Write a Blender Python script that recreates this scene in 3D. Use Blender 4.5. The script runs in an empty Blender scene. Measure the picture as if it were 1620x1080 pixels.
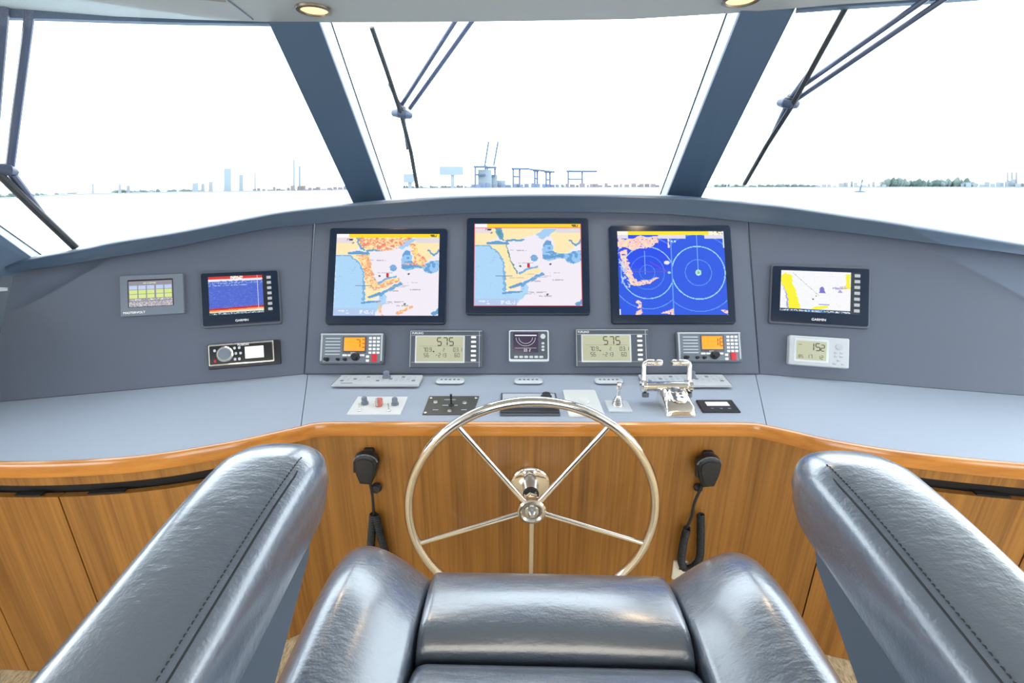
import bpy, bmesh, math, random
import numpy as np
from mathutils import Vector, Matrix
random.seed(4)
S = bpy.context.scene
COL = S.collection

# ------------------------------------------------------------------ camera, world, light, exposure
F = 734.0                      # focal length in pixels of the 1620 px wide frame
EYE = Vector((0, 0, 1.46))
PITCH = math.radians(18.6)
cam = bpy.data.cameras.new('camera'); cam.lens = F / 1620 * 36; cam.sensor_width = 36
cam.clip_start = 0.02; cam.clip_end = 30000
camo = bpy.data.objects.new('camera', cam); COL.objects.link(camo)
camo.location = EYE; camo.rotation_euler = (math.pi / 2 - PITCH, 0, 0)
S.camera = camo
w = bpy.data.worlds.new('world'); S.world = w; w.use_nodes = True
bg = w.node_tree.nodes['Background']; bg.inputs[0].default_value = (0.84, 0.93, 1, 1); bg.inputs[1].default_value = 6.0
S.view_settings.view_transform = 'Standard'; S.view_settings.look = 'None'
S.view_settings.exposure = 0.0; S.view_settings.gamma = 1.0; S.view_settings.use_curve_mapping = False
S.cycles.use_denoising = True
S.cycles.max_bounces = 8

def lamp(name, loc, size, power, color=(1, 1, 1), rot=(0, 0, 0), shape='RECTANGLE'):
    l = bpy.data.lights.new(name, 'AREA'); l.shape = shape; l.size = size[0]
    if shape == 'RECTANGLE': l.size_y = size[1]
    l.energy = power; l.color = color
    o = bpy.data.objects.new(name, l); COL.objects.link(o); o.location = loc; o.rotation_euler = rot
    return o
# unseen fill lamp added behind the helm seat to brighten the interior
lamp('saloon_fill', (0, -1.5, 1.88), (2.4, 1.6), 32, (1, 0.93, 0.82))

# ------------------------------------------------------------------ helpers
def ray(px, py):
    u = (px - 810) / F; v = (py - 540) / F
    return Vector((u, math.cos(PITCH) - v * math.sin(PITCH), -math.sin(PITCH) - v * math.cos(PITCH)))
def onz(px, py, z):
    d = ray(px, py); return EYE + d * ((z - EYE.z) / d.z)
def ony(px, py, y):
    d = ray(px, py); return EYE + d * (y / d.y)
def onp(px, py, p0, n):
    d = ray(px, py); return EYE + d * ((p0 - EYE).dot(n) / d.dot(n))
def onh(px, py, h):                      # at horizontal distance h
    d = ray(px, py); return EYE + d * (h / math.hypot(d.x, d.y))
def srgb(r, g, b):
    f = lambda c: (c / 255 / 12.92) if c / 255 <= .04045 else ((c / 255 + .055) / 1.055) ** 2.4
    return (f(r), f(g), f(b))

def mat(name, col, rough=.5, metal=0, spec=.5, emit=None, estr=1, bump=None, coat=0, var=None):
    m = bpy.data.materials.new(name); m.use_nodes = True; nt = m.node_tree; N = nt.nodes; L = nt.links
    b = N['Principled BSDF']
    b.inputs['Base Color'].default_value = (*col, 1); b.inputs['Roughness'].default_value = rough
    b.inputs['Metallic'].default_value = metal; b.inputs['Specular IOR Level'].default_value = spec
    b.inputs['Coat Weight'].default_value = coat; b.inputs['Coat Roughness'].default_value = .12 if coat < .9 else .22
    if coat > .9: b.inputs['Coat IOR'].default_value = 1.9
    if emit: b.inputs['Emission Color'].default_value = (*emit, 1); b.inputs['Emission Strength'].default_value = estr
    tc = N.new('ShaderNodeTexCoord')
    def noise(scale, detail=3, distort=0):
        mp = N.new('ShaderNodeMapping'); L.new(tc.outputs['Object'], mp.inputs[0])
        if isinstance(scale, tuple): mp.inputs['Scale'].default_value = scale; sc = 1
        else: sc = scale
        n = N.new('ShaderNodeTexNoise'); n.inputs['Scale'].default_value = sc; n.inputs['Detail'].default_value = detail
        n.inputs['Distortion'].default_value = distort
        L.new(mp.outputs[0], n.inputs['Vector']); return n
    if var:                              # (scale, colour a, colour b, lo, hi)
        n = noise(var[0], 5, .3); r = N.new('ShaderNodeValToRGB')
        r.color_ramp.elements[0].position = var[3]; r.color_ramp.elements[1].position = var[4]
        r.color_ramp.elements[0].color = (*var[1], 1); r.color_ramp.elements[1].color = (*var[2], 1)
        L.new(n.outputs[0], r.inputs[0]); L.new(r.outputs[0], b.inputs['Base Color'])
    if bump:                             # list of (scale, strength, distance)
        prev = None
        for sc, st, dist in bump:
            n = noise(sc, 4); bp = N.new('ShaderNodeBump'); bp.inputs['Strength'].default_value = st
            bp.inputs['Distance'].default_value = dist
            L.new(n.outputs[0], bp.inputs['Height'])
            if prev: L.new(prev.outputs[0], bp.inputs['Normal'])
            prev = bp
        L.new(prev.outputs[0], b.inputs['Normal'])
    return m

def wood(name, a, b_, rough=.35, coat=.25, scale=(120, 120, 2.2)):
    m = mat(name, a, rough, coat=coat); nt = m.node_tree; N = nt.nodes; L = nt.links; b = N['Principled BSDF']
    tc = N.new('ShaderNodeTexCoord')
    mp = N.new('ShaderNodeMapping'); mp.inputs['Scale'].default_value = scale; L.new(tc.outputs['Object'], mp.inputs[0])
    n = N.new('ShaderNodeTexNoise'); n.inputs['Scale'].default_value = 1; n.inputs['Detail'].default_value = 7; n.inputs['Roughness'].default_value = .65
    L.new(mp.outputs[0], n.inputs['Vector'])
    mp2 = N.new('ShaderNodeMapping'); mp2.inputs['Scale'].default_value = tuple(s * .16 for s in scale); L.new(tc.outputs['Object'], mp2.inputs[0])
    n2 = N.new('ShaderNodeTexNoise'); n2.inputs['Scale'].default_value = 1; n2.inputs['Detail'].default_value = 2; n2.inputs['Distortion'].default_value = 1.2
    L.new(mp2.outputs[0], n2.inputs['Vector'])
    mx = N.new('ShaderNodeMath'); mx.operation = 'MULTIPLY_ADD'; mx.inputs[1].default_value = .6
    m2 = N.new('ShaderNodeMath'); m2.operation = 'MULTIPLY'; m2.inputs[1].default_value = .4
    L.new(n2.outputs[0], m2.inputs[0]); L.new(n.outputs[0], mx.inputs[0]); L.new(m2.outputs[0], mx.inputs[2])
    r = N.new('ShaderNodeValToRGB'); e = r.color_ramp.elements
    e[0].position = .36; e[0].color = (*b_, 1); e[1].position = .6; e[1].color = (*a, 1)
    L.new(mx.outputs[0], r.inputs[0]); L.new(r.outputs[0], b.inputs['Base Color'])
    return m

def attr_screen(name, strength=1.0):
    m = mat(name, (.01, .01, .01), .25); N = m.node_tree.nodes; b = N['Principled BSDF']
    a = N.new('ShaderNodeAttribute'); a.attribute_name = 'pix'
    m.node_tree.links.new(a.outputs['Color'], b.inputs['Emission Color']); b.inputs['Emission Strength'].default_value = strength
    return m

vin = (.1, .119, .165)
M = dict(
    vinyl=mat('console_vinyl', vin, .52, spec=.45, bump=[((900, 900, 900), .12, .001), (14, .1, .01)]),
    counter=mat('console_vinyl_lit', (.33, .375, .455), .48, spec=.5, bump=[((700, 700, 700), .12, .001), (9, .12, .008)]),  # paler copy of the console vinyl, window light put into the colour
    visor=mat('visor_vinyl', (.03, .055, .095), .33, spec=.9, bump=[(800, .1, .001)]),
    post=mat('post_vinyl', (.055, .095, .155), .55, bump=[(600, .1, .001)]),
    leather=mat('leather', (.078, .102, .145), .31, spec=1.0, bump=[(330, .3, .002), ((45, 150, 90), .35, .003), (9, .3, .02)], coat=1.0),
    shell=mat('seat_shell', (.085, .11, .145), .45, bump=[(400, .15, .001)]),
    thread=mat('thread', (.02, .025, .03), .8),
    wood=wood('cherry_wood', (.37, .16, .03), (.2, .078, .013)),
    trimwood=wood('edge_wood', (.6, .235, .035), (.42, .145, .02), .22, .6, (4, 30, 60)),
    chrome=mat('chrome', (.86, .82, .77), .09, 1),
    brushed=mat('brushed_steel', (.62, .62, .62), .28, 1),
    black=mat('black_plastic', (.012, .013, .016), .35, bump=[(300, .05, .001)]),
    glassblk=mat('black_glass', (.009, .018, .04), .18, spec=.35),
    rubber=mat('rubber', (.015, .016, .02), .55),
    gray=mat('grey_plastic', (.16, .19, .24), .42),
    dgray=mat('dark_grey_plastic', (.075, .088, .115), .42),
    lgray=mat('light_grey_plastic', (.45, .49, .54), .4),
    silver=mat('silver_plastic', (.6, .64, .68), .33, .25),
    white=mat('white_plastic', (.66, .67, .66), .4),
    palegrey=mat('pale_grey_plastic', (.5, .52, .55), .4),
    offwhite=mat('ivory_plastic', (.72, .68, .58), .45),
    plate=mat('bronze_grey_plate', (.1, .1, .09), .35, .5),
    key=mat('pale_key', (.8, .8, .8), .4, emit=(.9, .9, .9), estr=.12),
    lcd=mat('lcd', (.38, .38, .27), .35, emit=srgb(190, 188, 145), estr=.16),
    amber=mat('amber_lcd', (.3, .1, .01), .3, emit=srgb(255, 165, 40), estr=.95),
    ink=mat('lcd_ink', (.03, .035, .03), .6),
    amberink=mat('amber_ink', (.15, .04, .0), .6, emit=srgb(170, 80, 10), estr=.5),
    red=mat('red_button', (.5, .02, .03), .4, emit=(.6, .03, .04), estr=.15),
    redclear=mat('red_guard', (.55, .12, .09), .25, coat=.5),
    ceiling=mat('headliner', (.44, .455, .44), .6, bump=[(60, .08, .003)]),
    taupe=mat('taupe_liner', (.28, .24, .2), .6),
    beige=mat('beige_wall', (.62, .53, .4), .6, bump=[(40, .05, .002)]),
    carpet=mat('carpet', (.5, .37, .2), .95, bump=[((300, 60, 60), .8, .01), (500, .6, .006)], var=((260, 60, 30), (.5, .37, .2), (.85, .7, .46), .35, .6)),
    gel=mat('pale_grey_gelcoat', (.27, .3, .34), .4),
    wiper=mat('wiper_black', (.05, .065, .12), .35),
    bulb=mat('lamp_lens', (.8, .6, .3), .4, emit=(1, .66, .28), estr=1.5),
    bronze=mat('bronze_ring', (.2, .16, .12), .35, .6),
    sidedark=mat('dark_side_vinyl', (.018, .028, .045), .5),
    dark=mat('dark_void', (.01, .008, .006), .8),  # near-black standing in for shade in gaps and finger recesses; also a screen frame
    sea=mat('sea_water', (.3, .36, .4), .25, bump=[((.25, .25, .25), .35, .3)]),
)
M['scr'] = attr_screen('screen_pixels', 1.0)
M['icon'] = mat('key_icon', (.2, .2, .2), .5, emit=srgb(150, 160, 172), estr=.8)
M['lit'] = mat('lit_text', (.5, .5, .5), .5, emit=(.85, .87, .9), estr=.7)

def parent_to(o, p):
    o.parent = p
def empty(name, m=None, label=None, cat=None, group=None, kind=None):
    o = bpy.data.objects.new(name, None); COL.objects.link(o); o.empty_display_size = .05
    if m is not None: o.matrix_world = m
    return tag(o, label, cat, group, kind)
def tag(o, label=None, cat=None, group=None, kind=None):
    if label: o['label'] = label
    if cat: o['category'] = cat
    if group: o['group'] = group
    if kind: o['kind'] = kind
    return o

class MB:
    def __init__(s): s.v = []; s.f = []
    def add(s, vs, fs, m=None):
        k = len(s.v)
        s.v += [tuple(m @ Vector(p)) if m is not None else tuple(p) for p in vs]
        s.f += [tuple(i + k for i in f) for f in fs]; return s
    def box(s, c, d, m=None):
        x, y, z = d[0] / 2, d[1] / 2, d[2] / 2
        vs = [(c[0] + a * x, c[1] + b * y, c[2] + e * z) for a in (-1, 1) for b in (-1, 1) for e in (-1, 1)]
        return s.add(vs, [(0, 1, 3, 2), (4, 6, 7, 5), (0, 4, 5, 1), (2, 3, 7, 6), (0, 2, 6, 4), (1, 5, 7, 3)], m)
    def loft(s, rings, cap=True, closed=True, m=None):
        n = len(rings[0]); vs = [p for r in rings for p in r]; fs = []
        for i in range(len(rings) - 1):
            for j in range(n if closed else n - 1):
                a = i * n + j; b = i * n + (j + 1) % n
                fs.append((a, b, b + n, a + n))
        if cap:
            fs.append(tuple(reversed(range(n)))); fs.append(tuple(range((len(rings) - 1) * n, len(rings) * n)))
        return s.add(vs, fs, m)
    def rbox(s, wd, h, d, r=.005, b=.002, c=(0, 0, 0), m=None, seg=5, taper=0):
        # rounded rectangle wd x h in xy, from z=c.z to c.z+d, top edge bevelled by b
        def ring(ins, z):
            out = []; rr = max(r - ins, 1e-5)
            for cx, cy, a0 in ((wd / 2 - r, h / 2 - r, 0), (-wd / 2 + r, h / 2 - r, 90), (-wd / 2 + r, -h / 2 + r, 180), (wd / 2 - r, -h / 2 + r, 270)):
                for k in range(seg + 1):
                    a = math.radians(a0 + 90 * k / seg)
                    out.append((c[0] + cx + rr * math.cos(a), c[1] + cy + rr * math.sin(a), c[2] + z))
            return out
        rs = [ring(-taper, 0), ring(0, d - b)]
        for k in (1, 2, 3):
            t = k / 3 * math.pi / 2; rs.append(ring(b * (1 - math.cos(t)), d - b + b * math.sin(t)))
        return s.loft(rs, m=m)
    def cyl(s, p0, p1, r0, r1=None, n=20, m=None):
        r1 = r0 if r1 is None else r1
        p0 = Vector(p0); p1 = Vector(p1); ax = (p1 - p0).normalized()
        a = ax.orthogonal().normalized(); b = ax.cross(a)
        rs = [[p + (a * math.cos(t) + b * math.sin(t)) * r for t in [2 * math.pi * k / n for k in range(n)]] for p, r in ((p0, r0), (p1, r1))]
        return s.loft(rs, m=m)
    def lathe(s, prof, p0=(0, 0, 0), ax=(0, 0, 1), n=28, m=None):
        ax = Vector(ax).normalized(); a = ax.orthogonal().normalized(); b = ax.cross(a); p0 = Vector(p0)
        rs = [[p0 + ax * h + (a * math.cos(t) + b * math.sin(t)) * max(r, 1e-5) for t in [2 * math.pi * k / n for k in range(n)]] for r, h in prof]
        return s.loft(rs, m=m)
    def tube(s, pts, r, n=10, closed=False, m=None):
        pts = [Vector(p) for p in pts]; N = len(pts); rs = []; a = None
        for i, p in enumerate(pts):
            if closed: t = pts[(i + 1) % N] - pts[i - 1]
            else: t = pts[min(i + 1, N - 1)] - pts[max(i - 1, 0)]
            t.normalize()
            a = t.orthogonal().normalized() if a is None else (a - t * a.dot(t)).normalized()
            b = t.cross(a); rr = r[i] if isinstance(r, (list, tuple)) else r
            rs.append([p + (a * math.cos(q) + b * math.sin(q)) * rr for q in [2 * math.pi * k / n for k in range(n)]])
        if closed: rs.append(rs[0])
        return s.loft(rs, cap=not closed, m=m)
    def prism(s, poly, z0, z1, m=None):
        n = len(poly)
        return s.loft([[(p[0], p[1], z0) for p in poly], [(p[0], p[1], z1) for p in poly]], m=m)
    def build(s, name, material, parent=None, smooth=True, angle=35):
        me = bpy.data.meshes.new(name); me.from_pydata(s.v, [], s.f)
        bm = bmesh.new(); bm.from_mesh(me); bmesh.ops.remove_doubles(bm, verts=bm.verts, dist=1e-6)
        bmesh.ops.recalc_face_normals(bm, faces=bm.faces)
        if smooth:
            for f in bm.faces: f.smooth = True
            for e in bm.edges:
                if len(e.link_faces) == 2 and e.calc_face_angle(0) > math.radians(angle): e.smooth = False
        bm.to_mesh(me); bm.free()
        me.materials.append(M[material] if isinstance(material, str) else material)
        o = bpy.data.objects.new(name, me); COL.objects.link(o)
        if parent: o.parent = parent
        return o

def text(s, size, material, parent, c, name='lettering', depth=.0003, rot=0, align='CENTER'):
    cu = bpy.data.curves.new('t', 'FONT'); cu.body = s; cu.size = size; cu.extrude = depth; cu.align_x = align; cu.align_y = 'CENTER'
    t = bpy.data.objects.new('t', cu); COL.objects.link(t)
    me = bpy.data.meshes.new_from_object(t); bpy.data.objects.remove(t); bpy.data.curves.remove(cu)
    me.name = name; me.materials.clear(); me.materials.append(M[material])
    o = bpy.data.objects.new(name, me); COL.objects.link(o); o.parent = parent; o.location = c; o.rotation_euler = (0, 0, rot)
    return o
SEG = {'0': 'abcdef', '1': 'bc', '2': 'abged', '3': 'abgcd', '4': 'fgbc', '5': 'afgcd', '6': 'afgedc', '7': 'abc', '8': 'abcdefg', '9': 'abcdfg', '-': 'g', '.': '.'}
def seg7(mb, s, h, x, y, z):
    wd = h * .5; t = h * .11
    for ch in s:
        if ch == '.': mb.box((x, y - h / 2 + t / 2, z), (t, t, .0004)); x += t * 2.2; continue
        if ch == ' ': x += wd * 1.5; continue
        for g in SEG[ch]:
            cx, cy, sx, sy = {'a': (.5, .5, 1, 0), 'g': (.5, 0, 1, 0), 'd': (.5, -.5, 1, 0), 'f': (0, .25, 0, 1), 'e': (0, -.25, 0, 1), 'b': (1, .25, 0, 1), 'c': (1, -.25, 0, 1)}[g]
            mb.box((x + cx * wd, y + cy * h, z), ((wd * .86 if sx else t), (h * .42 if sy else t), .0004))
        x += wd * 1.55

# ------------------------------------------------------------------ key lines of the console
ZC = .84
BL = onz(482, 592, ZC); BR = onz(1201, 592, ZC)         # where the dash meets the counter
t258 = math.radians(25.8)
uyc = Vector((0, math.sin(t258), math.cos(t258))); nc = Vector((0, -math.cos(t258), math.sin(t258)))
TLf = onp(497, 347, BL, nc); TRf = onp(1183, 347, BL, nc)
AL = onz(0, 636, ZC); AR = onz(1620, 626, ZC)
def frame(p0, ux, n):
    uy = n.cross(ux).normalized(); return dict(p=p0, ux=ux.normalized(), uy=uy, n=n.normalized())
nl = (BL - AL).cross(TLf - AL).normalized(); nl = nl if nl.y < 0 else -nl
nr = (AR - BR).cross(TRf - BR).normalized(); nr = nr if nr.y < 0 else -nr
PC = frame(BL, Vector((1, 0, 0)), nc); PL = frame(BL, BL - AL, nl); PR = frame(BR, AR - BR, nr)
PT = dict(p=Vector((0, 0, ZC)), ux=Vector((1, 0, 0)), uy=Vector((0, 1, 0)), n=Vector((0, 0, 1)))
def mount(P, tl, tr, bl, br, d=0.0):
    p0 = P['p'] + P['n'] * d
    q = [onp(x, y, p0, P['n']) for x, y in (tl, tr, bl, br)]
    c = sum(q, Vector()) / 4
    wd = ((q[1] - q[0]).dot(P['ux']) + (q[3] - q[2]).dot(P['ux'])) / 2
    h = ((q[0] - q[2]).dot(P['uy']) + (q[1] - q[3]).dot(P['uy'])) / 2
    o = c - P['n'] * d
    m = Matrix((P['ux'], P['uy'], P['n'])).transposed().to_4x4(); m.translation = o
    return m, wd, h
exec_order = []

# ------------------------------------------------------------------ cabin shell
def poly_slab(name, pts, z0, z1, material, kind='structure'):
    return tag(MB().prism([(p[0], p[1]) for p in pts], z0, z1).build(name, material, smooth=False), kind=kind)
ZCE = 1.92
ce_px = [(-420, -40), (-200, -10), (0, 12), (90, 19), (180, 26), (300, 31), (420, 34.5), (520, 35.5), (700, 35), (830, 33.5), (1000, 30.5), (1150, 21.5), (1172, 19.5), (1259, 13), (1340, 6), (1440, 0), (1600, -14), (1850, -38)]
ce = [onz(x, y, ZCE) for x, y in ce_px]
WX = 2.25; ZF = .145
poly_slab('ceiling', [(-WX, -3.2), (-WX, ce[0].y)] + [(p.x, p.y) for p in ce] + [(WX, ce[-1].y), (WX, -3.2)], ZCE, ZCE + .1, 'ceiling')
poly_slab('floor', [(-2.6, -3.2), (2.6, -3.2), (2.6, 2.2), (-2.6, 2.2)], .1, ZF, 'carpet')
tag(MB().box((0, -3.2, .35), (4.5, .06, .7)).box((-1.7, -3.2, 1.2), (1.1, .06, 1.5)).box((1.7, -3.2, 1.2), (1.1, .06, 1.5)).build('wall_back', 'beige', smooth=False), kind='structure')
for sx, nm in ((-1, 'wall_left'), (1, 'wall_right')):
    tag(MB().box((sx * (WX + .03), -.8, .45), (.06, 4.9, .9)).box((sx * (WX + .03), -.8, 1.86), (.06, 4.9, .2))
        .box((sx * (WX + .03), -2.75, 1.35), (.06, .9, 1)).build(nm, 'beige', smooth=False), kind='structure')
# dark liner strips and the joint in the headliner
a, b = onz(352, -6, ZCE - .001), onz(400, 31, ZCE - .001)
tag(MB().tube([a + (a - b) * 2, b], .0025, 6).build('trim_1', 'gray'), kind='structure')
q = [onz(x, y, ZCE - .003) for x, y in ((240, -8), (358, 4), (354, -8))]
tag(MB().add([*q], [(0, 1, 2)]).build('trim_2', 'taupe'), kind='structure')
# head trim under the edge of the headliner: (bottom pixels)
for nm, idx, bots in (('trim_3', range(0, 7), [(-420, -5), (-200, 14), (0, 28), (90, 30), (180, 33), (300, 36), (427, 37.5)]),
                      ('trim_4', range(13, 18), [(1259, 16), (1340, 10), (1440, 4), (1600, -8), (1850, -30)])):
    mb = MB(); r = []
    for i, bp in zip(idx, bots):
        t = ce[i]; h = math.hypot(t.x, t.y); lo = onh(bp[0], bp[1], h + .012); out = Vector((t.x, t.y, 0)).normalized() * .03
        t2 = t + Vector((0, 0, .03)) + Vector((t.x, t.y, 0)).normalized() * .012
        r.append([t2, lo, lo + out, t2 + out])
    tag(mb.loft(r).build(nm, 'post'), kind='structure')

# ------------------------------------------------------------------ windscreen posts and panes
def post(nm, oB, iB, sB, oT, iT, sT, yB=2.02, deep=.13):
    root = empty(nm, kind='structure')
    def ext(B, T, yb, yt, out=0):
        b = ony(*B, yb); t = ony(*T, yt); d = (b - t); return b + d * .12, t - d * .04
    yT = onz(*iT, ZCE - .005).y + .01
    ob, ot = ext(oB, oT, yB, yT); ib, it = ext(iB, iT, yB, yT)
    sb, st = ext(sB, sT, yB + deep, yT + deep)
    nrm = (ot - ob).cross(ib - ob).normalized(); nrm = nrm if nrm.y > 0 else -nrm
    e = .012
    MB().loft([[ob, ib, ib + nrm * e, ob + nrm * e], [ot, it, it + nrm * e, ot + nrm * e]]).build('post_cover', 'post', root)
    w_ = (ib - ob)
    MB().loft([[ob + nrm * .013 + w_ * .1, ib + nrm * .013, sb, sb - w_ * .9], [ot + nrm * .013 + w_ * .1, it + nrm * .013, st, st - w_ * .9]]).build('mullion', 'gel', root)
    MB().tube([sb, st], .0035, 6).build('gasket', 'rubber', root)
    return ob, ot, sb, st
oL, tL, sbL, stL = post('trim_5', (558, 320), (609, 316), (619, 315), (425, 36), (505, 36), (524, 36))
oR, tR, sbR, stR = post('trim_6', (1110, 311), (1056, 308), (1045, 307), (1259, 12), (1172, 18.5), (1150, 21))
# far left corner post
pb1 = onh(60, 405, 1.98); p_b = Vector((-1.42, 1.36, 1.25))
def place_left():
    root = empty('trim_7', kind='structure')
    b1, b2 = onh(66, 404, 2.2), onh(50, 407, 2.12)
    b3 = onh(-75, 425, 2.1)
    t1, t2, t3 = onh(-200, 216, 2.15), onh(-200, 228, 2.1), onh(-300, 290, 2.08)
    b1 += (b1 - t1) * .15; b2 += (b2 - t2) * .15; b3 += (b3 - t3) * .15
    t1, t2, t3 = [b + (t_ - b) * ((1.93 - b.z) / (t_.z - b.z)) for b, t_ in ((b1, t1), (b2, t2), (b3, t3))]
    n = Vector((b2.x, b2.y, 0)).normalized() * .02
    MB().loft([[b2, b3, b3 + n, b2 + n], [t2, t3, t3 + n, t2 + n]]).build('post_cover', 'post', root)
    MB().loft([[b2 + n, b1, b1 + n * 2, b2 + n * 4], [t2 + n, t1, t1 + n * 2, t2 + n * 4]]).build('mullion', 'gel', root)
    MB().tube([b1, t1], .003, 6).build('gasket', 'rubber', root)
place_left()
def pane(nm, quad):
    m = M.get('pane')
    if m is None:
        m = bpy.data.materials.new('window_glass'); m.use_nodes = True; N = m.node_tree.nodes; L = m.node_tree.links
        N.remove(N['Principled BSDF']); tr = N.new('ShaderNodeBsdfTransparent'); gl = N.new('ShaderNodeBsdfGlossy')
        gl.inputs['Roughness'].default_value = .02; tr.inputs[0].default_value = (.97, .99, 1, 1)
        fr = N.new('ShaderNodeFresnel'); fr.inputs[0].default_value = 1.2
        mx = N.new('ShaderNodeMixShader'); L.new(fr.outputs[0], mx.inputs[0]); L.new(tr.outputs[0], mx.inputs[1]); L.new(gl.outputs[0], mx.inputs[2])
        L.new(mx.outputs[0], N['Material Output'].inputs[0]); M['pane'] = m
    n = (quad[1] - quad[0]).cross(quad[3] - quad[0]).normalized() * .006
    return tag(MB().loft([quad, [p + n for p in quad]]).build(nm, m, smooth=False), kind='structure')
o_ = Vector((0, .015, 0))
pane('window_1', [sbL + o_, sbR + o_, stR + o_, stL + o_])
Lb, Lt = Vector((-1.75, 1.35, 1.08)), Vector((-2.2, .8, 1.96))
pane('window_2', [Lb - Vector((0, 0, .25)), oL + o_ + (oL - tL) * .4, tL + o_ + Vector((0, .02, .04)), Lt])
Rb, Rt = Vector((1.95, 1.35, 1.1)), Vector((2.2, .8, 1.96))
pane('window_3', [oR + o_ + (oR - tR) * .4, Rb - Vector((0, 0, .25)), Rt, tR + o_ + Vector((0, .02, .04))])

# ------------------------------------------------------------------ recessed ceiling lights
def downlight(px, py, label):
    c = onz(px, py, ZCE); r = .047
    t = empty('downlight', Matrix.Translation(c - Vector((0, 0, .001))), label, 'ceiling light', 'recessed downlights in the headliner')
    MB().lathe([(r * .76, -.001), (r * .8, -.006), (r, -.005), (r * 1.04, 0), (r * .76, .0)], n=40).build('bezel', 'bronze', t)
    MB().lathe([(0.0, -.003), (r * .4, -.0035), (r * .77, -.002), (r * .77, 0)], n=40).build('lens', 'bulb', t)
    l = bpy.data.lights.new('downlight_bulb', 'SPOT'); l.energy = 5; l.color = (1, .75, .45); l.spot_size = 1.9; l.shadow_soft_size = .03
    lo = bpy.data.objects.new('downlight_bulb', l); COL.objects.link(lo); lo.parent = t; lo.location = (0, 0, -.012)
downlight(497, 14, 'round recessed downlight with glowing warm lens above the left windscreen post')
downlight(1172, -2, 'round recessed downlight cut by the top of the frame above the right windscreen post')
t = empty('fill_light_frame', Matrix.Translation((0, -1.5, 1.9)), 'unseen square frame added for the fill lamp on the headliner behind the helm seat', 'ceiling light')  # invented fitting, added to go with the fill lamp
MB().rbox(2.44, 1.64, .012, .02, .004).build('frame', 'white', t)

# ------------------------------------------------------------------ counter
cl = [(-260, 722), (-120, 727), (0, 730), (80, 729.5), (159, 726), (215, 721.5), (270, 715), (325, 706), (378, 696.5), (430, 685), (474, 675), (492, 670.5), (507, 668.5), (525, 667.5), (548, 667.5), (600, 667.5), (700, 667.5), (800, 667.7)]
cr = [(900, 668), (1000, 668.2), (1080, 668.3), (1140, 668.4), (1165, 668.5), (1190, 669.5), (1205, 671.5), (1222, 675), (1250, 681), (1290, 690.5), (1327, 698), (1380, 707), (1438, 715), (1530, 725), (1620, 733), (1760, 745), (1900, 756)]
edge = [onz(x, y, ZC) for x, y in cl + cr]
seamL, seamR = onz(476, 674, ZC), onz(1213, 673, ZC)
counter = empty('countertop', Matrix.Translation((0, 1.3, ZC)), 'blue-grey vinyl helm countertop, paled for window light, with orange wood edge band', 'countertop')
IC = Matrix.Translation((0, -1.3, -ZC))
iL = [i for i, p in enumerate(edge) if p.x < seamL.x][-1]; iR = [i for i, p in enumerate(edge) if p.x > seamR.x][0]
g = .0012
def ctop(nm, pts):
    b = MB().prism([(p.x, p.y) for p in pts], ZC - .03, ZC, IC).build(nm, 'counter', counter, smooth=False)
    return b
back = Vector((0, .03, 0))
ctop('centre_section', [seamL + Vector((g, 0, 0))] + edge[iL + 1:iR] + [seamR - Vector((g, 0, 0)), BR + back - Vector((g, 0, 0)), BL + back + Vector((g, 0, 0))])
farL, farR = AL + (AL - BL) * .6, AR + (AR - BR) * .6
ctop('wing_section', edge[:iL + 1] + [seamL - Vector((g, 0, 0)), BL + back - Vector((g, 0, 0)), farL + back])
ctop('wing_section', [seamR + Vector((g, 0, 0))] + edge[iR:] + [farR + back, BR + back + Vector((g, 0, 0))])
MB().box((0, 1.3, ZC - .034), (3.0, .1, .002), IC)
def offs(pts, d):
    out = []
    for i, p in enumerate(pts):
        t = (pts[min(i + 1, len(pts) - 1)] - pts[max(i - 1, 0)]); n = Vector((t.y, -t.x, 0)).normalized()
        out.append(p + n * d)
    return out
def smoothline(pts, n=6):
    out = []
    for i in range(len(pts) - 1):
        p0, p1, p2, p3 = pts[max(i - 1, 0)], pts[i], pts[i + 1], pts[min(i + 2, len(pts) - 1)]
        k = n if (p2 - p1).length > .03 else 2
        for j in range(k):
            t = j / k
            out.append(.5 * ((2 * p1) + (p2 - p0) * t + (2 * p0 - 5 * p1 + 4 * p2 - p3) * t * t + (3 * p1 - p0 - 3 * p2 + p3) * t ** 3))
    return out + [pts[-1]]
es = smoothline(edge, 4)
prof = [(-.0005, -.03), (-.0005, .0005), (.003, .0035), (.009, .004), (.015, .001), (.018, -.005), (.018, -.028), (.016, -.034), (.010, -.036), (-.0005, -.036)]
MB().loft([[IC @ (offs(es, a)[i] + Vector((0, 0, b))) for a, b in prof] for i in range(len(es))]).build('edge_band', 'trimwood', counter)

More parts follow.
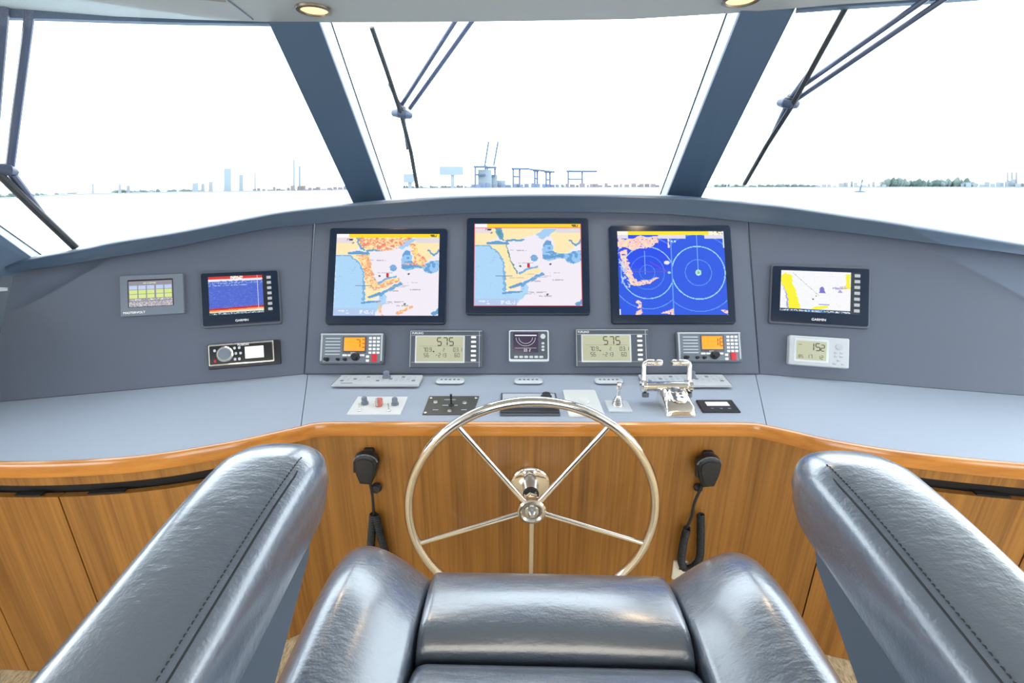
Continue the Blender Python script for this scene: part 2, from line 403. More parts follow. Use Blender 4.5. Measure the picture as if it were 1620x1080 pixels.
# ------------------------------------------------------------------ cabinets under the counter
face = offs(es, .002)
def fpt(px, py):                         # pixel -> point on the vertical face under the counter edge
    d = ray(px, py); best = None
    for p, q_ in zip(face[:-1], face[1:]):
        t = q_ - p; n = Vector((t.y, -t.x, 0))
        s_ = (p - EYE).dot(n) / d.dot(n); x = EYE + d * s_
        k = (x - p).dot(t) / t.length_squared
        if -1e-6 <= k <= 1 + 1e-6: best = x
    return best
def segpts(a_, b_):                      # face polyline between two points lying on it, ordered left to right
    def par(x):
        best = None; bd = 9
        for i, (p, q_) in enumerate(zip(face[:-1], face[1:])):
            t = q_ - p; k = max(0, min(1, (Vector((x.x, x.y, p.z)) - p).dot(t) / t.length_squared)); dd = ((p + t * k) - Vector((x.x, x.y, p.z))).length
            if dd < bd: bd = dd; best = i + k
        return best
    ia, ib = par(a_), par(b_)
    pts = [face[int(ia)].lerp(face[int(ia) + 1], ia % 1)] + [face[i] for i in range(int(ia) + 1, int(ib) + 1)] + [face[int(ib)].lerp(face[min(int(ib) + 1, len(face) - 1)], ib % 1)]
    return pts
def curved(nm, pts, z0, z1, th, material, parent=None, inset=0, trimg=.0015):
    a0 = offs(pts, -inset); a1 = offs(pts, -inset - th)
    d0 = (a0[1] - a0[0]).normalized() * trimg; d1 = (a0[-1] - a0[-2]).normalized() * trimg
    a0[0] += d0; a1[0] += d0; a0[-1] -= d1; a1[-1] -= d1
    return MB().loft([[Vector((p.x, p.y, z0)), Vector((p.x, p.y, z1)), Vector((q_.x, q_.y, z1)), Vector((q_.x, q_.y, z0))] for p, q_ in zip(a0, a1)]).build(nm, material, parent, angle=50)
sCL = fpt(440, 1010); sCR = fpt(1277, 945); dL1 = fpt(120, 860); dL2 = fpt(18, 1000)
ZT = ZC - .037
endL, endR = face[0], face[-1]
t = empty('helm_cabinet', None, 'plain cherry wood cabinet front behind the steering wheel, between the two black microphones', 'cabinet')
curved('front_panel', segpts(sCL, sCR), ZF + .002, ZT, .018, 'wood', t)
curved('body', segpts(sCL, sCR), ZF + .004, ZT, .01, 'dark', t, .03, -.03)  # dark backing added so the panel seam reads as shaded
zd = fpt(92, 786).z; za = fpt(30, 768).z
def wing_cab(nm, label, cuts, doors_at, pulls):
    t = empty(nm, None, label, 'cabinet', None)
    curved('apron', segpts(*cuts), za, ZT, .018, 'wood', t, .0)
    curved('body', segpts(*cuts), ZF + .004, ZT, .01, 'dark', t, .03)  # near-black sheet stands in for shade behind the apron and door gaps
    for a_, b_ in zip(doors_at[:-1], doors_at[1:]):
        pts = segpts(a_, b_)
        curved('door', pts, ZF + .002, zd, .018, 'wood', t, 0.0, .002)
    for a_, b_ in pulls:
        curved('finger_pull', segpts(a_, b_), zd - .0005, zd + .0045, .014, 'dark', t, .003)  # near-black slip in place of the shade inside a finger recess
wing_cab('storage_cabinet', 'cherry wood storage cabinet with finger-pull doors under the left counter wing', (endL, sCL), [endL, dL2, dL1, sCL], [(fpt(135, 783), fpt(195, 778)), (fpt(18, 780), fpt(62, 783))])
wing_cab('storage_cabinet', 'cherry wood storage cabinet with finger-pull doors under the right counter wing', (sCR, endR), [sCR, fpt(1610, 900) or endR, endR], [(fpt(1545, 785), fpt(1602, 790))])

# ------------------------------------------------------------------ dash panels and visor
dash = empty('instrument_panel', Matrix.Translation((0, 1.55, ZC)), 'sloping blue-grey vinyl dashboard in three sections under a curved dark visor', 'dashboard')
ID = Matrix.Translation((0, -1.55, -ZC))
vt = [(-40, 428), (8, 421), (52, 407), (132, 392.5), (180, 382), (272, 367), (341, 354), (420, 338), (474, 330), (558, 321), (620, 315.5), (720, 309), (832, 306), (950, 306), (1044, 308), (1110, 312), (1206, 321), (1250, 326), (1344, 340), (1400, 348), (1510, 366), (1620, 385), (1800, 417)]
vb = [(-30, 438), (22, 432), (52, 426), (139, 413), (180, 406), (272, 391), (341, 377), (420, 362), (474, 356), (558, 348), (620, 343), (720, 338), (832, 335), (950, 335.5), (1044, 338), (1110, 343), (1195, 352), (1250, 358), (1344, 368), (1400, 375), (1510, 389), (1620, 403), (1800, 432)]
def pl_of(x): return PL if x < 490 else (PR if x > 1190 else PC)
def topedge(x, y, d=0):
    P = pl_of(x); return onp(x, y, P['p'] + P['n'] * d, P['n'])
def slab(nm, pts, n, th, material, parent, off=0, bev=.004):
    q0 = [ID @ (p + n * off) for p in pts]; q1 = [ID @ (p + n * (off - th)) for p in pts]
    c = sum(q0, Vector()) / len(q0)
    q2 = [p + (c - p).normalized() * bev for p in q0]; q1b = [p - n * bev for p in q0]
    return MB().loft([q1, q1b, q2]).build(nm, material, parent, smooth=False)
tops = [onp(497, 347, PC['p'], PC['n'])]
cpts = [BL + nc * 0, BR] + [onp(1181, 345, BL, nc)] + [onp(x, y - 9, BL, nc) for x, y in reversed([p for p in vb if 540 < p[0] < 1130])] + [onp(499, 345, BL, nc)]
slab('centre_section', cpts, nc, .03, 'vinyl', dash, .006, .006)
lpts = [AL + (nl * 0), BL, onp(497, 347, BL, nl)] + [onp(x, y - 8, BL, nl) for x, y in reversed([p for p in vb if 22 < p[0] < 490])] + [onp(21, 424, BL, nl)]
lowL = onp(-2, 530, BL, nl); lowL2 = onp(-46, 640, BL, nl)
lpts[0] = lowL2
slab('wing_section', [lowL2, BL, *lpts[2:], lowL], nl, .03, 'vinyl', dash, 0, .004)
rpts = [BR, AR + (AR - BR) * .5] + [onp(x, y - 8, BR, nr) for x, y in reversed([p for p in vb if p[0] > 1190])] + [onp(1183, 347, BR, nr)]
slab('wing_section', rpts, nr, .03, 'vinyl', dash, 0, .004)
rows = []
for (tx, ty), (bx, by) in zip(vt, vb):
    fb = topedge(bx, by, .03); pb = topedge(bx, by - 4, -.02)
    ft = onh(tx, ty, math.hypot(fb.x, fb.y) + .028); out = Vector((ft.x, ft.y, 0)).normalized()
    if bx <= -20 or tx < 0: pass
    up = (ft - fb)
    rows.append([pb, fb + out * .006 + Vector((0, 0, -.001)), fb, fb.lerp(ft, .3), ft - Vector((0, 0, .014)) - out * .016, ft - Vector((0, 0, .006)) - out * .012, ft + out * .004, ft + out * .03 - Vector((0, 0, .001)), ft + out * .34 - Vector((0, 0, .03)), pb + out * .25])
def cat(rows, k=5):
    res = []
    for i in range(len(rows) - 1):
        R = [rows[max(i - 1, 0)], rows[i], rows[i + 1], rows[min(i + 2, len(rows) - 1)]]
        for j in range(k):
            t_ = j / k
            res.append([.5 * ((2 * b) + (c - a) * t_ + (2 * a - 5 * b + 4 * c - d) * t_ * t_ + (3 * b - a - 3 * c + d) * t_ ** 3) for a, b, c, d in zip(*R)])
    return res + [rows[-1]]
# keep the run smooth where the panel planes change
sm = [rows[0]]
for i in range(1, len(rows) - 1):
    sm.append([(rows[i - 1][k] + rows[i][k] * 6 + rows[i + 1][k]) / 8 if 0 else rows[i][k] for k in range(len(rows[i]))])
rows = sm + [rows[-1]]
rows = rows[1:]
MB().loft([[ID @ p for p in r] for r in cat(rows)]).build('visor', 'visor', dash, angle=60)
# side return of the dash at the far left, dark
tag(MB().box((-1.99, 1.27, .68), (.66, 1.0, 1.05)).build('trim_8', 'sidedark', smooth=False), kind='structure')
q = [onh(x, y, 2.0) for x, y in ((-30, 455), (12, 457), (12, 460), (-30, 462))]
tag(MB().loft([q, [p + Vector((-.02, .02, 0)) for p in q]]).build('trim_9', 'lgray', smooth=False), kind='structure')

# ------------------------------------------------------------------ screens: pictures as coloured pixels
def inpoly(P, u, v):
    r = np.zeros(u.shape, bool); n = len(P)
    for i in range(n):
        x0, y0 = P[i]; x1, y1 = P[(i + 1) % n]
        c = ((y0 > v) != (y1 > v)) & (u < (x1 - x0) * (v - y0) / ((y1 - y0) if y1 != y0 else 1e-9) + x0)
        r ^= c
    return r
rng = np.random.default_rng(7)
def vnoise(u, v, n, seed):
    g_ = np.random.default_rng(seed).random((n + 2, n + 2))
    x = u * n; y = v * n; i = x.astype(int); j = y.astype(int); fx = x - i; fy = y - j
    fx = fx * fx * (3 - 2 * fx); fy = fy * fy * (3 - 2 * fy)
    return (g_[i, j] * (1 - fx) + g_[i + 1, j] * fx) * (1 - fy) + (g_[i, j + 1] * (1 - fx) + g_[i + 1, j + 1] * fx) * fy
def screen(parent, wd, h, z, img, c=(0, 0), name='screen'):
    ny, nx, _ = img.shape; me = bpy.data.meshes.new(name)
    xs = np.linspace(-wd / 2, wd / 2, nx + 1) + c[0]; ys = np.linspace(h / 2, -h / 2, ny + 1) + c[1]
    vs = [(x, y, z) for y in ys for x in xs]
    fs = [(r * (nx + 1) + k, (r + 1) * (nx + 1) + k, (r + 1) * (nx + 1) + k + 1, r * (nx + 1) + k + 1) for r in range(ny) for k in range(nx)]
    me.from_pydata(vs, [], fs); me.materials.append(M['scr'])
    at_ = me.color_attributes.new('pix', 'FLOAT_COLOR', 'CORNER')
    lin = np.where(img <= .04045, img / 12.92, ((img + .055) / 1.055) ** 2.4)
    c4 = np.ones((ny * nx, 4, 4), np.float32); c4[:, :, :3] = lin.reshape(-1, 1, 3)
    at_.data.foreach_set('color', c4.ravel())
    o = bpy.data.objects.new(name, me); COL.objects.link(o); o.parent = parent; return o
def grid(nx, ny):
    u, v = np.meshgrid((np.arange(nx) + .5) / nx, (np.arange(ny) + .5) / ny); return u, v
def put(img, m, c): img[m] = np.array(c) / 255
def dist_line(u, v, a_, b_):
    ax, ay = a_; bx, by = b_; t_ = np.clip(((u - ax) * (bx - ax) + (v - ay) * (by - ay)) / ((bx - ax) ** 2 + (by - ay) ** 2), 0, 1)
    return np.hypot(u - ax - t_ * (bx - ax), v - ay - t_ * (by - ay))
LAND1 = [(0, .03), (0, .25), (.14, .27), (.21, .33), (.27, .43), (.29, .58), (.295, .83), (.37, .82), (.43, .75), (.45, .7), (.62, .59), (.61, .54), (.57, .54), (.42, .62), (.38, .56), (.35, .45), (.325, .36), (.31, .27), (.28, .24), (.15, .24), (.13, .19), (.2, .2), (.22, .13), (.2, .05)]
LAND2 = [(.25, .03), (.27, .19), (.33, .2), (.42, .19), (.5, .15), (.6, .1), (.7, .04)]
LAND3 = [(.7, .13), (.76, .08), (.8, .03), (1, .03), (1, .24), (.93, .29), (.88, .35), (.8, .36), (.73, .33), (.75, .22)]
WEST = [(0, .25), (.14, .27), (.21, .33), (.27, .43), (.29, .58), (.28, .83), (.33, .86), (.42, .83), (.45, .73), (.5, .75), (.51, .83), (.46, .9), (.4, .95), (.38, 1), (0, 1)]
SHAL = [(.63, .3), (.68, .2), (.73, .22), (.73, .33), (.8, .36), (.88, .36), (1, .33), (1, .45), (.93, .5), (.86, .47), (.84, .42), (.68, .46), (.64, .4)]
def chart(orange):
    nx, ny = 168, 134; u, v = grid(nx, ny); img = np.zeros((ny, nx, 3)); n1 = vnoise(u, v, 40, 3); n2 = vnoise(u, v, 14, 5); n3 = vnoise(u, v, 70, 9)
    du = u + (n1 - .5) * .022; dv = v + (n2 - .5) * .03
    put(img, u > -1, (240, 234, 245))
    m = inpoly(WEST, du, dv); put(img, m, (172, 213, 247)); put(img, m & (n3 > .84), (160, 203, 240))
    m = inpoly(SHAL, du, dv); put(img, m, (150, 198, 240)); put(img, m & (n1 > .55), (98, 160, 215))
    for a_, b_ in zip(WEST[:5], WEST[1:6]): put(img, (dist_line(du, dv, a_, b_) < .011 + .008 * n3), (118, 178, 224))
    put(img, (np.hypot((u - .56) * 1.2, v - .42) < .035 + n1 * .01), (110, 168, 222))
    put(img, inpoly([(.58, .12), (.66, .06), (.78, .06), (.7, .14), (.64, .2)], du, dv), (165, 205, 242))
    put(img, dist_line(du, dv, (.45, .745), (.64, .61)) < .017, (105, 165, 215))
    put(img, dist_line(du, dv, (.42, .605), (.58, .525)) < .016, (120, 175, 225))
    for L_ in (LAND1, LAND2, LAND3):
        m = inpoly(L_, du, dv); put(img, m, (253, 232, 180))
    for a_, b_, wd in (((.22, .05), (.25, .17), .025), ((.13, .235), (.31, .24), .018), ((.3, .21), (.45, .19), .012), ((.34, .79), (.43, .73), .014), ((.27, .86), (.45, .83), .012), ((.66, .42), (.82, .39), .018), ((.9, .2), (.95, .27), .012), ((.95, .27), (.99, .2), .01), ((.95, .98), (1, .93), .018)):
        put(img, dist_line(du, dv, a_, b_) < wd, (95, 158, 205))
    for a_, b_ in (((.3, .25), (.34, .45)), ((.34, .45), (.4, .6)), ((.23, .1), (.27, .2))):
        put(img, dist_line(du, dv, a_, b_) < .006, (90, 150, 140))
    if orange:
        a1 = inpoly([(.2, .05), (.75, .04), (.68, .1), (.6, .17), (.5, .22), (.42, .2), (.25, .17)], du, dv)
        a2 = inpoly([(.2, .26), (.33, .26), (.37, .5), (.42, .62), (.62, .54), (.64, .58), (.45, .67), (.38, .7), (.3, .58), (.27, .42)], du, dv)
        a3 = inpoly([(.7, .12), (.8, .12), (.8, .22), (.88, .33), (.85, .4), (.76, .38), (.74, .25)], du, dv) | (dist_line(du, dv, (.66, .37), (.86, .37)) < .012)
        a4 = (dist_line(du, dv, (.62, .97), (.74, .9)) < .022) | (dist_line(du, dv, (.43, .85), (.46, 1)) < .014)
        mm = a1 | a2 | a3 | a4
        put(img, mm & (n3 > .3), (252, 208, 160)); put(img, mm & (n3 > .42) & (n2 > .35), (244, 176, 130)); put(img, (a1 | a3) & (n3 > .66), (235, 135, 115)); put(img, a2 & (n3 > .74), (240, 150, 95))
        put(img, mm & (n1 > .8), (252, 225, 130))
    rr = np.random.default_rng(2)
    for k in range(18):
        x, y = rr.random() * .5 + .35, rr.random() * .6 + .3; put(img, (abs(v - y) < .004) & (abs(u - x) < .03 + rr.random() * .05) & (n3 > .35), (185, 178, 192))
    for x, y in ((.43, .52), (.71, .495), (.68, .86), (.16, .11)): put(img, (np.hypot(u - x, v - y) < .011), (70, 90, 80))
    put(img, (abs(v - .64) < .004) & (u > .2) & (u < .36), (90, 120, 150))
    put(img, (abs(u - .505) < .01) & (abs(v - .51) < .028), (190, 40, 40))
    put(img, v < .045, (255, 212, 30) if not orange else (255, 220, 20)); put(img, (v < .045) & (u < .12), (250, 248, 255)); put(img, (v < .035) & (v > .01) & (u > .9) & (u < .97) & (n3 > .4), (120, 100, 20))
    put(img, (v > .045) & (v < .11) & (u > .77), (225, 218, 222)); put(img, (v > .045) & (v < .11) & (u < .16), (232, 218, 225)); put(img, (v > .06) & (v < .08) & (u > .1) & (u < .16) & (n3 > .4), (60, 50, 60))
    put(img, (v > .91) & (u < .4), (178, 200, 236)); put(img, (abs(v - .955) < .025) & (((u > .25) & (u < .38)) | ((u > .05) & (u < .15))) & (n3 > .5), (225, 235, 250))
    if not orange:
        put(img, (u < .008) | (u > .992) | (v > .99) | ((v < .055) & (v > .045)), (225, 80, 90))
    return img
def radar():
    nx, ny = 170, 134; u, v = grid(nx, ny); img = np.zeros((ny, nx, 3)); n1 = vnoise(u, v, 34, 13); n2 = vnoise(u, v, 14, 15); n3 = vnoise(u, v, 70, 19)
    put(img, u > -1, (28, 84, 228)); put(img, (v < .45) & (u < .5), (20, 70, 235))
    A = nx / ny; r1 = np.hypot((u - .27) * 1.27, v - .5); r2 = np.hypot((u - .745) * 1.27, v - .5)
    cy = (120, 190, 250)
    for r0, wd, c in ((.09, .004, (75, 135, 240)), (.2, .004, (70, 140, 240)), (.31, .006, (150, 210, 250)), (.43, .004, (100, 165, 245))):
        put(img, (abs(r1 - r0) < wd) & (u < .5), c)
    for r0, wd, c in ((.155, .004, (95, 160, 245)), (.315, .006, (160, 220, 250)), (.46, .004, (95, 160, 245))):
        put(img, (abs(r2 - r0) < wd) & (u > .5), c)
    put(img, r2 < .036, (190, 235, 220)); put(img, r2 < .016, (120, 190, 120))
    put(img, (abs(u - .745) < .004) & (v < .5), cy); put(img, (abs(u - .25) < .003) & (v > .24) & (v < .52), cy); put(img, (abs(u - .5) < .003), (90, 150, 245))
    put(img, (abs(v - .49) < .004) & (u > .03) & (u < .46), (130, 60, 200)); put(img, (dist_line(u, v, (.3, .37), (.46, .49)) < .003), (130, 60, 190))
    du = u + (n1 - .5) * .03; dv = v + (n2 - .5) * .04
    E_ = [[(0, .1), (0, .2), (.12, .22), (.25, .22), (.34, .17), (.4, .07), (.2, .07)], [(.02, .24), (.08, .24), (.1, .4), (.17, .62), (.37, .56), (.37, .585), (.2, .67), (.12, .65), (.06, .5)], [(.16, .82), (.2, .85), (.21, .93), (.17, .93)], [(.13, 1), (.15, .95), (.2, .95), (.2, 1)], [(.38, 1), (.4, .96), (.5, .93), (.5, 1)], [(.94, .96), (1, .93), (1, 1)]]
    for P in E_:
        m = inpoly(P, du, dv); put(img, m & (n3 > .2), (250, 215, 205)); put(img, m & (n3 > .6), (252, 196, 180)); put(img, m & (n1 > .7), (245, 225, 190))
    put(img, (inpoly([(0, .25), (.06, .25), (.12, .7), (.03, .66)], du, dv)) & (n3 > .66), (190, 200, 240))
    put(img, (np.hypot((u - .455) * .8, v - .38) < .022), (235, 230, 240)); put(img, (np.hypot(u - .475, v - .5) < .014), (170, 215, 245))
    put(img, v < .045, (255, 228, 30)); put(img, (v < .045) & ((u < .1) | (u > .86)), (250, 246, 225)); put(img, (v < .045) & (u > .9) & (n3 > .6), (150, 130, 60))
    put(img, (v > .045) & (v < .09) & ((u > .82) | ((u > .38) & (u < .64)) | (u < .1)), (225, 220, 235))
    put(img, (abs(u - .48) < .01) & (v > .09) & (v < .2) & (n3 > .3), (235, 225, 240)); put(img, (abs(v - .125) < .012) & (((u > .5) & (u < .52)) | ((u > .53) & (u < .55))), (190, 230, 255))
    put(img, (u > .988) & (v < .2), (225, 235, 250)); put(img, (u < .01) & (v > .93), (235, 235, 240))
    return img
def sonar():
    nx, ny = 128, 84; u, v = grid(nx, ny); img = np.zeros((ny, nx, 3)); n3 = vnoise(u, v, 70, 29); n1 = vnoise(u, v, 20, 2)
    put(img, u > -1, (72, 98, 205)); put(img, (n3 > .7), (95, 120, 215))
    put(img, v < .13 - (n1 - .5) * .03, (240, 235, 240)); put(img, v < .07, (215, 50, 45)); put(img, (v < .1) & (u > .35) & (u < .55) & (n3 > .3), (250, 240, 235)); put(img, (abs(v - .17) < .03) & (n3 > .6), (150, 190, 230))
    put(img, (abs(v - .24) < .01) & (n3 > .45) & (u < .6), (170, 190, 235))
    b_ = .83 - u * .04; put(img, v > b_, (195, 25, 35)); put(img, v > b_ + .045, (245, 130, 60)); put(img, v > b_ + .075, (252, 215, 170)); put(img, v > b_ + .11, (240, 240, 225)); put(img, v > .94, (25, 60, 90)); put(img, (v > .95) & (v < .985) & (n3 > .5), (200, 215, 220))
    put(img, (abs(u - .78) < .005) & (v < .94), (225, 225, 240)); put(img, (u > .86), (15, 25, 38))
    return img
def chartplot():
    nx, ny = 140, 80; u, v = grid(nx, ny); img = np.zeros((ny, nx, 3)); n3 = vnoise(u, v, 70, 39); n1 = vnoise(u, v, 24, 12); du = u + (n1 - .5) * .02; dv = v
    put(img, u > -1, (246, 246, 250)); put(img, n3 > .8, (235, 240, 225))
    put(img, inpoly([(.0, .25), (.03, .25), (.12, .55), (.14, 1), (.1, 1), (.07, .6)], du, dv), (170, 165, 230))
    put(img, inpoly([(0, .12), (.06, .06), (.14, .12), (.15, .3), (.2, .5), (.26, .92), (.12, .92), (.09, .6), (.04, .4), (0, .3)], du, dv), (250, 240, 40))
    put(img, inpoly([(.82, .05), (.88, .05), (.88, .4), (.7, .42), (.7, .38), (.82, .36)], du, dv), (245, 238, 50)); put(img, (dist_line(u, v, (.69, .4), (.82, .37)) < .03) & (n3 > .4) & (v < .43), (175, 170, 225))
    put(img, inpoly([(.4, .92), (.44, .86), (.6, .82), (.62, .86), (.5, .93)], du, dv), (248, 240, 50)); put(img, (dist_line(u, v, (.5, .8), (.62, .8)) < .012), (160, 160, 215))
    put(img, inpoly([(.49, .52), (.51, .4), (.53, .36), (.55, .4), (.58, .52)], du, dv), (120, 115, 200)); put(img, inpoly([(.72, .5), (.76, .42), (.8, .5)], du, dv), (165, 165, 220))
    put(img, (dist_line(u, v, (.15, .05), (.5, .6)) < .004), (180, 185, 180)); put(img, (np.hypot(u - .42, v - .68) < .015), (90, 110, 90)); put(img, (np.hypot(u - .46, v - .6) < .01), (90, 100, 90))
    put(img, v > .93, (45, 75, 110)); put(img, (v > .93) & (abs(u - .45) < .12), (60, 110, 175)); put(img, (v > .945) & (v < .985) & (n3 > .55), (215, 225, 230)); put(img, u > .885, (45, 55, 65))
    return img
def battery():
    nx, ny = 72, 46; u, v = grid(nx, ny); img = np.zeros((ny, nx, 3)); n3 = vnoise(u, v, 60, 49)
    put(img, u > -1, (146, 142, 154)); 
    for k in range(5):
        x0 = .02 + k * .2; mx_ = (u > x0) & (u < x0 + .17)
        put(img, mx_ & (v > .17) & (v < .33), (188, 206, 240)); put(img, mx_ & (v > .35) & (v < .5), (212, 232, 138)); put(img, mx_ & (v > .52) & (v < .67), (216, 232, 145))
    put(img, (abs(v - .08) < .025) & (u > .33) & (u < .62) & (n3 > .3), (215, 215, 190)); put(img, (v > .69) & (v < .76) & (n3 > .62), (225, 225, 225)); put(img, (v > .8) & (n3 > .45), (205, 200, 205))
    return img

def buttons(parent, pts, sz, z, material='key', name='button', th=.002, r=None):
    for x, y in pts:
        MB().rbox(sz[0], sz[1], th, min(sz) * .3 if r is None else r, th * .4, (0, 0, 0)).build(name, material, parent).location = (x, y, z)

def monitor(tl, tr, bl, br, label, img, group):
    m, wd, h = mount(PC, tl, tr, bl, br, .016)
    t = empty('display_monitor', m, label, 'monitor', group)
    MB().rbox(wd, h, .016, .012, .004, (0, 0, .004)).build('bezel', 'glassblk', t)
    MB().rbox(wd + .004, h + .004, .008, .012, .002).build('housing', 'dgray', t)
    screen(t, wd * .872, h * .845, .0205, img, (0, h * .012))
    return t, wd, h
GM = 'large square chart monitors on the centre dash'
monitor((523, 361), (710, 361), (514, 513), (703, 514), 'large black-framed monitor showing a harbour chart with orange radar overlay, leftmost of three', chart(True), GM)
monitor((739, 345), (931, 345), (736, 498), (934, 499), 'large black-framed monitor showing a clean harbour chart in the middle of the dash', chart(False), GM)
monitor((962, 356), (1153, 357), (969, 513), (1167, 512), 'large black-framed monitor showing blue split-screen radar rings, rightmost of three', radar(), GM)

def mfd(P, tl, tr, bl, br, label, img, swid=.79):
    m, wd, h = mount(P, tl, tr, bl, br, .014)
    t = empty('chartplotter', m, label, 'chartplotter')
    MB().rbox(wd, h, .012, .008, .003).build('housing', 'dgray', t)
    MB().rbox(wd * .965, h * .93, .003, .006, .001, (0, 0, .0115)).build('bezel', 'glassblk', t)
    screen(t, wd * .79, h * .68, .0148, img, (wd * .0, h * .055))
    for k in range(7): MB().rbox(wd * .055, h * .05, .0004, .001, .0001, (wd * .367, h * (.345 - k * .095), .0150)).build('soft_key_icon', 'icon', t)
    text('GARMIN', h * .055, 'lit', t, (0, -h * .4, .0148))
    return t
mfd(PL, (316, 430), (441, 424), (318, 520), (445, 511), 'black touchscreen chartplotter showing a blue and red sonar picture on the left dash wing', sonar())
mfd(PR, (1221, 417), (1379, 422), (1216, 511), (1376, 520), 'black touchscreen chartplotter showing a white and yellow chart on the right dash wing', chartplot())

# battery monitor, far left
m, wd, h = mount(PL, (190, 437), (289, 432), (190, 502), (291, 494), .012)
t = empty('power_monitor', m, 'grey monitor with small screen of blue and green cells, far left of the dash', 'monitor')
MB().rbox(wd, h, .012, .002, .001).build('housing', 'gray', t)
MB().rbox(wd * .72, h * .68, .0006, .001, .0002, (-.005 * 0 - wd * .02, h * .05, .0117)).build('screen_frame', 'dark', t)
screen(t, wd * .69, h * .63, .0126, battery(), (-wd * .02, h * .035))
text('MASTERVOLT', h * .075, 'lit', t, (-wd * .46, -h * .42, .0121), align='LEFT')

# stereo
m, wd, h = mount(PL, (326, 545), (441, 536), (328, 583), (443, 576), .02)
t = empty('marine_stereo', m, 'black car-style stereo with round silver knob and white display under the left chartplotter', 'stereo')
MB().rbox(wd, h, .012, .003, .002).build('housing', 'black', t)
MB().rbox(wd * .9, h * .86, .008, .004, .002, (-wd * .03, h * .04, .011)).build('chrome_surround', 'chrome', t)
MB().rbox(wd * .865, h * .74, .003, .003, .001, (-wd * .03, h * .04, .0175)).build('faceplate', 'black', t)
k = MB().lathe([(h * .31, 0), (h * .31, .006), (h * .27, .009), (h * .23, .009)], (-wd * .25, h * .05, .02)).build('volume_knob', 'chrome', t)
MB().lathe([(0.0001, .0), (h * .23, .0), (h * .22, .0005)], (-wd * .25, h * .05, .0292)).build('knob_cap', 'gray', k)
MB().rbox(wd * .26, h * .48, .001, .001, .0003, (wd * .15, h * .05, .0202)).build('display', mat('white_lcd', (.7, .72, .75), .4, emit=(.8, .84, .9), estr=.5), t)
buttons(t, [(-wd * .12, h * .27), (-wd * .055, h * .27), (-wd * .105, h * .05), (-wd * .04, h * .05), (-wd * .12, -h * .18), (-wd * .06, -h * .18), (-wd * .39, h * .22)], (wd * .035, h * .11), .0203, 'silver', r=h * .04)
buttons(t, [(-wd * .39, -h * .2)], (wd * .035, h * .11), .0203, 'red', 'power_button', r=h * .04)
text('FUSION', h * .12, 'lit', t, (-wd * .0, h * .385, .0206))

# VHF radios
def vhf(tl, tr, bl, br, ch, label):
    m, wd, h = mount(PC, tl, tr, bl, br, .02)
    t = empty('vhf_radio', m, label, 'radio', 'grey marine radios with amber displays')
    MB().rbox(wd * 1.01, h * .98, .022, .01, .004, (0, 0, .0)).build('housing', 'dgray', t)
    fr = MB(); fr.rbox(wd * .97, .006, .004, .002, .001, (0, h * .46, .021)); fr.rbox(.006, h * .86, .004, .002, .001, (-wd * .465, h * .05, .021)); fr.rbox(.006, h * .86, .004, .002, .001, (wd * .465, h * .05, .021))
    fr.build('face_rim', 'lgray', t)
    MB().rbox(wd * .9, h * .86, .0025, .004, .001, (0, h * .0, .021)).build('faceplate', 'gray', t)
    sp = MB()
    for k in range(6): sp.rbox(wd * .23, h * .028, .0018, .0008, .0005, (-wd * .29, h * (.33 - k * .1), .0233))
    sp.build('speaker_grille', 'silver', t)
    MB().rbox(wd * .37, h * .52, .0014, .002, .0005, (.01, h * .13, .0233)).build('display_frame', 'dgray', t)
    d = MB().rbox(wd * .32, h * .42, .0008, .001, .0002, (.01, h * .15, .0245)).build('display', 'amber', t)
    for i_, c_ in enumerate(ch):
        sg = MB(); seg7(sg, c_, h * .24, .016 + i_ * h * .186, h * .17, .0256); sg.build('digit', 'amberink', d)
    for r_ in range(5):
        for c in range(3):
            MB().rbox(wd * .045, h * .07, .002, .0012, .0008, (wd * (.29 + c * .062), h * (.34 - r_ * .115), .0233)).build('key', 'key', t)
    for x in (-.1, -.02, .17): MB().rbox(wd * .07, h * .06, .0018, .001, .0005, (wd * x, h * -.2, .0233)).build('key', 'key', t)
    for x, r_, zz in ((-.37, .028, .02), (-.2, .02, .014), (-.09, .022, .014)):
        MB().lathe([(wd * r_ * 1.25, 0), (wd * r_ * 1.2, .004), (wd * r_, .005), (wd * r_ * .92, zz), (wd * r_ * .7, zz + .001), (.0001, zz + .001)], (wd * x, -h * .33, .023)).build('knob', 'black', t)
    MB().lathe([(wd * .066, 0), (wd * .064, .006), (wd * .05, .008), (wd * .047, .022), (wd * .04, .024), (.0001, .024)], (wd * .07, -h * .25, .023)).build('channel_dial', 'black', t)
    MB().rbox(wd * .085, h * .24, .004, .002, .001, (wd * .36, -h * .29, .0233)).build('distress_button', 'red', t)
    buttons(t, [(wd * .255, -h * .24), (wd * .255, -h * .37)], (wd * .05, h * .075), .0233, 'key', 'key', r=.001)
    text('ICOM', h * .06, 'lit', t, (wd * .03, -h * .13, .025))
vhf((507, 527), (607, 527), (504, 577), (608, 577), '73', 'grey radio with amber display reading 73 at the left end of the centre dash')
vhf((1070, 526), (1171, 524), (1071, 575), (1175, 573), '16', 'grey radio with amber display reading 16 at the right end of the centre dash')

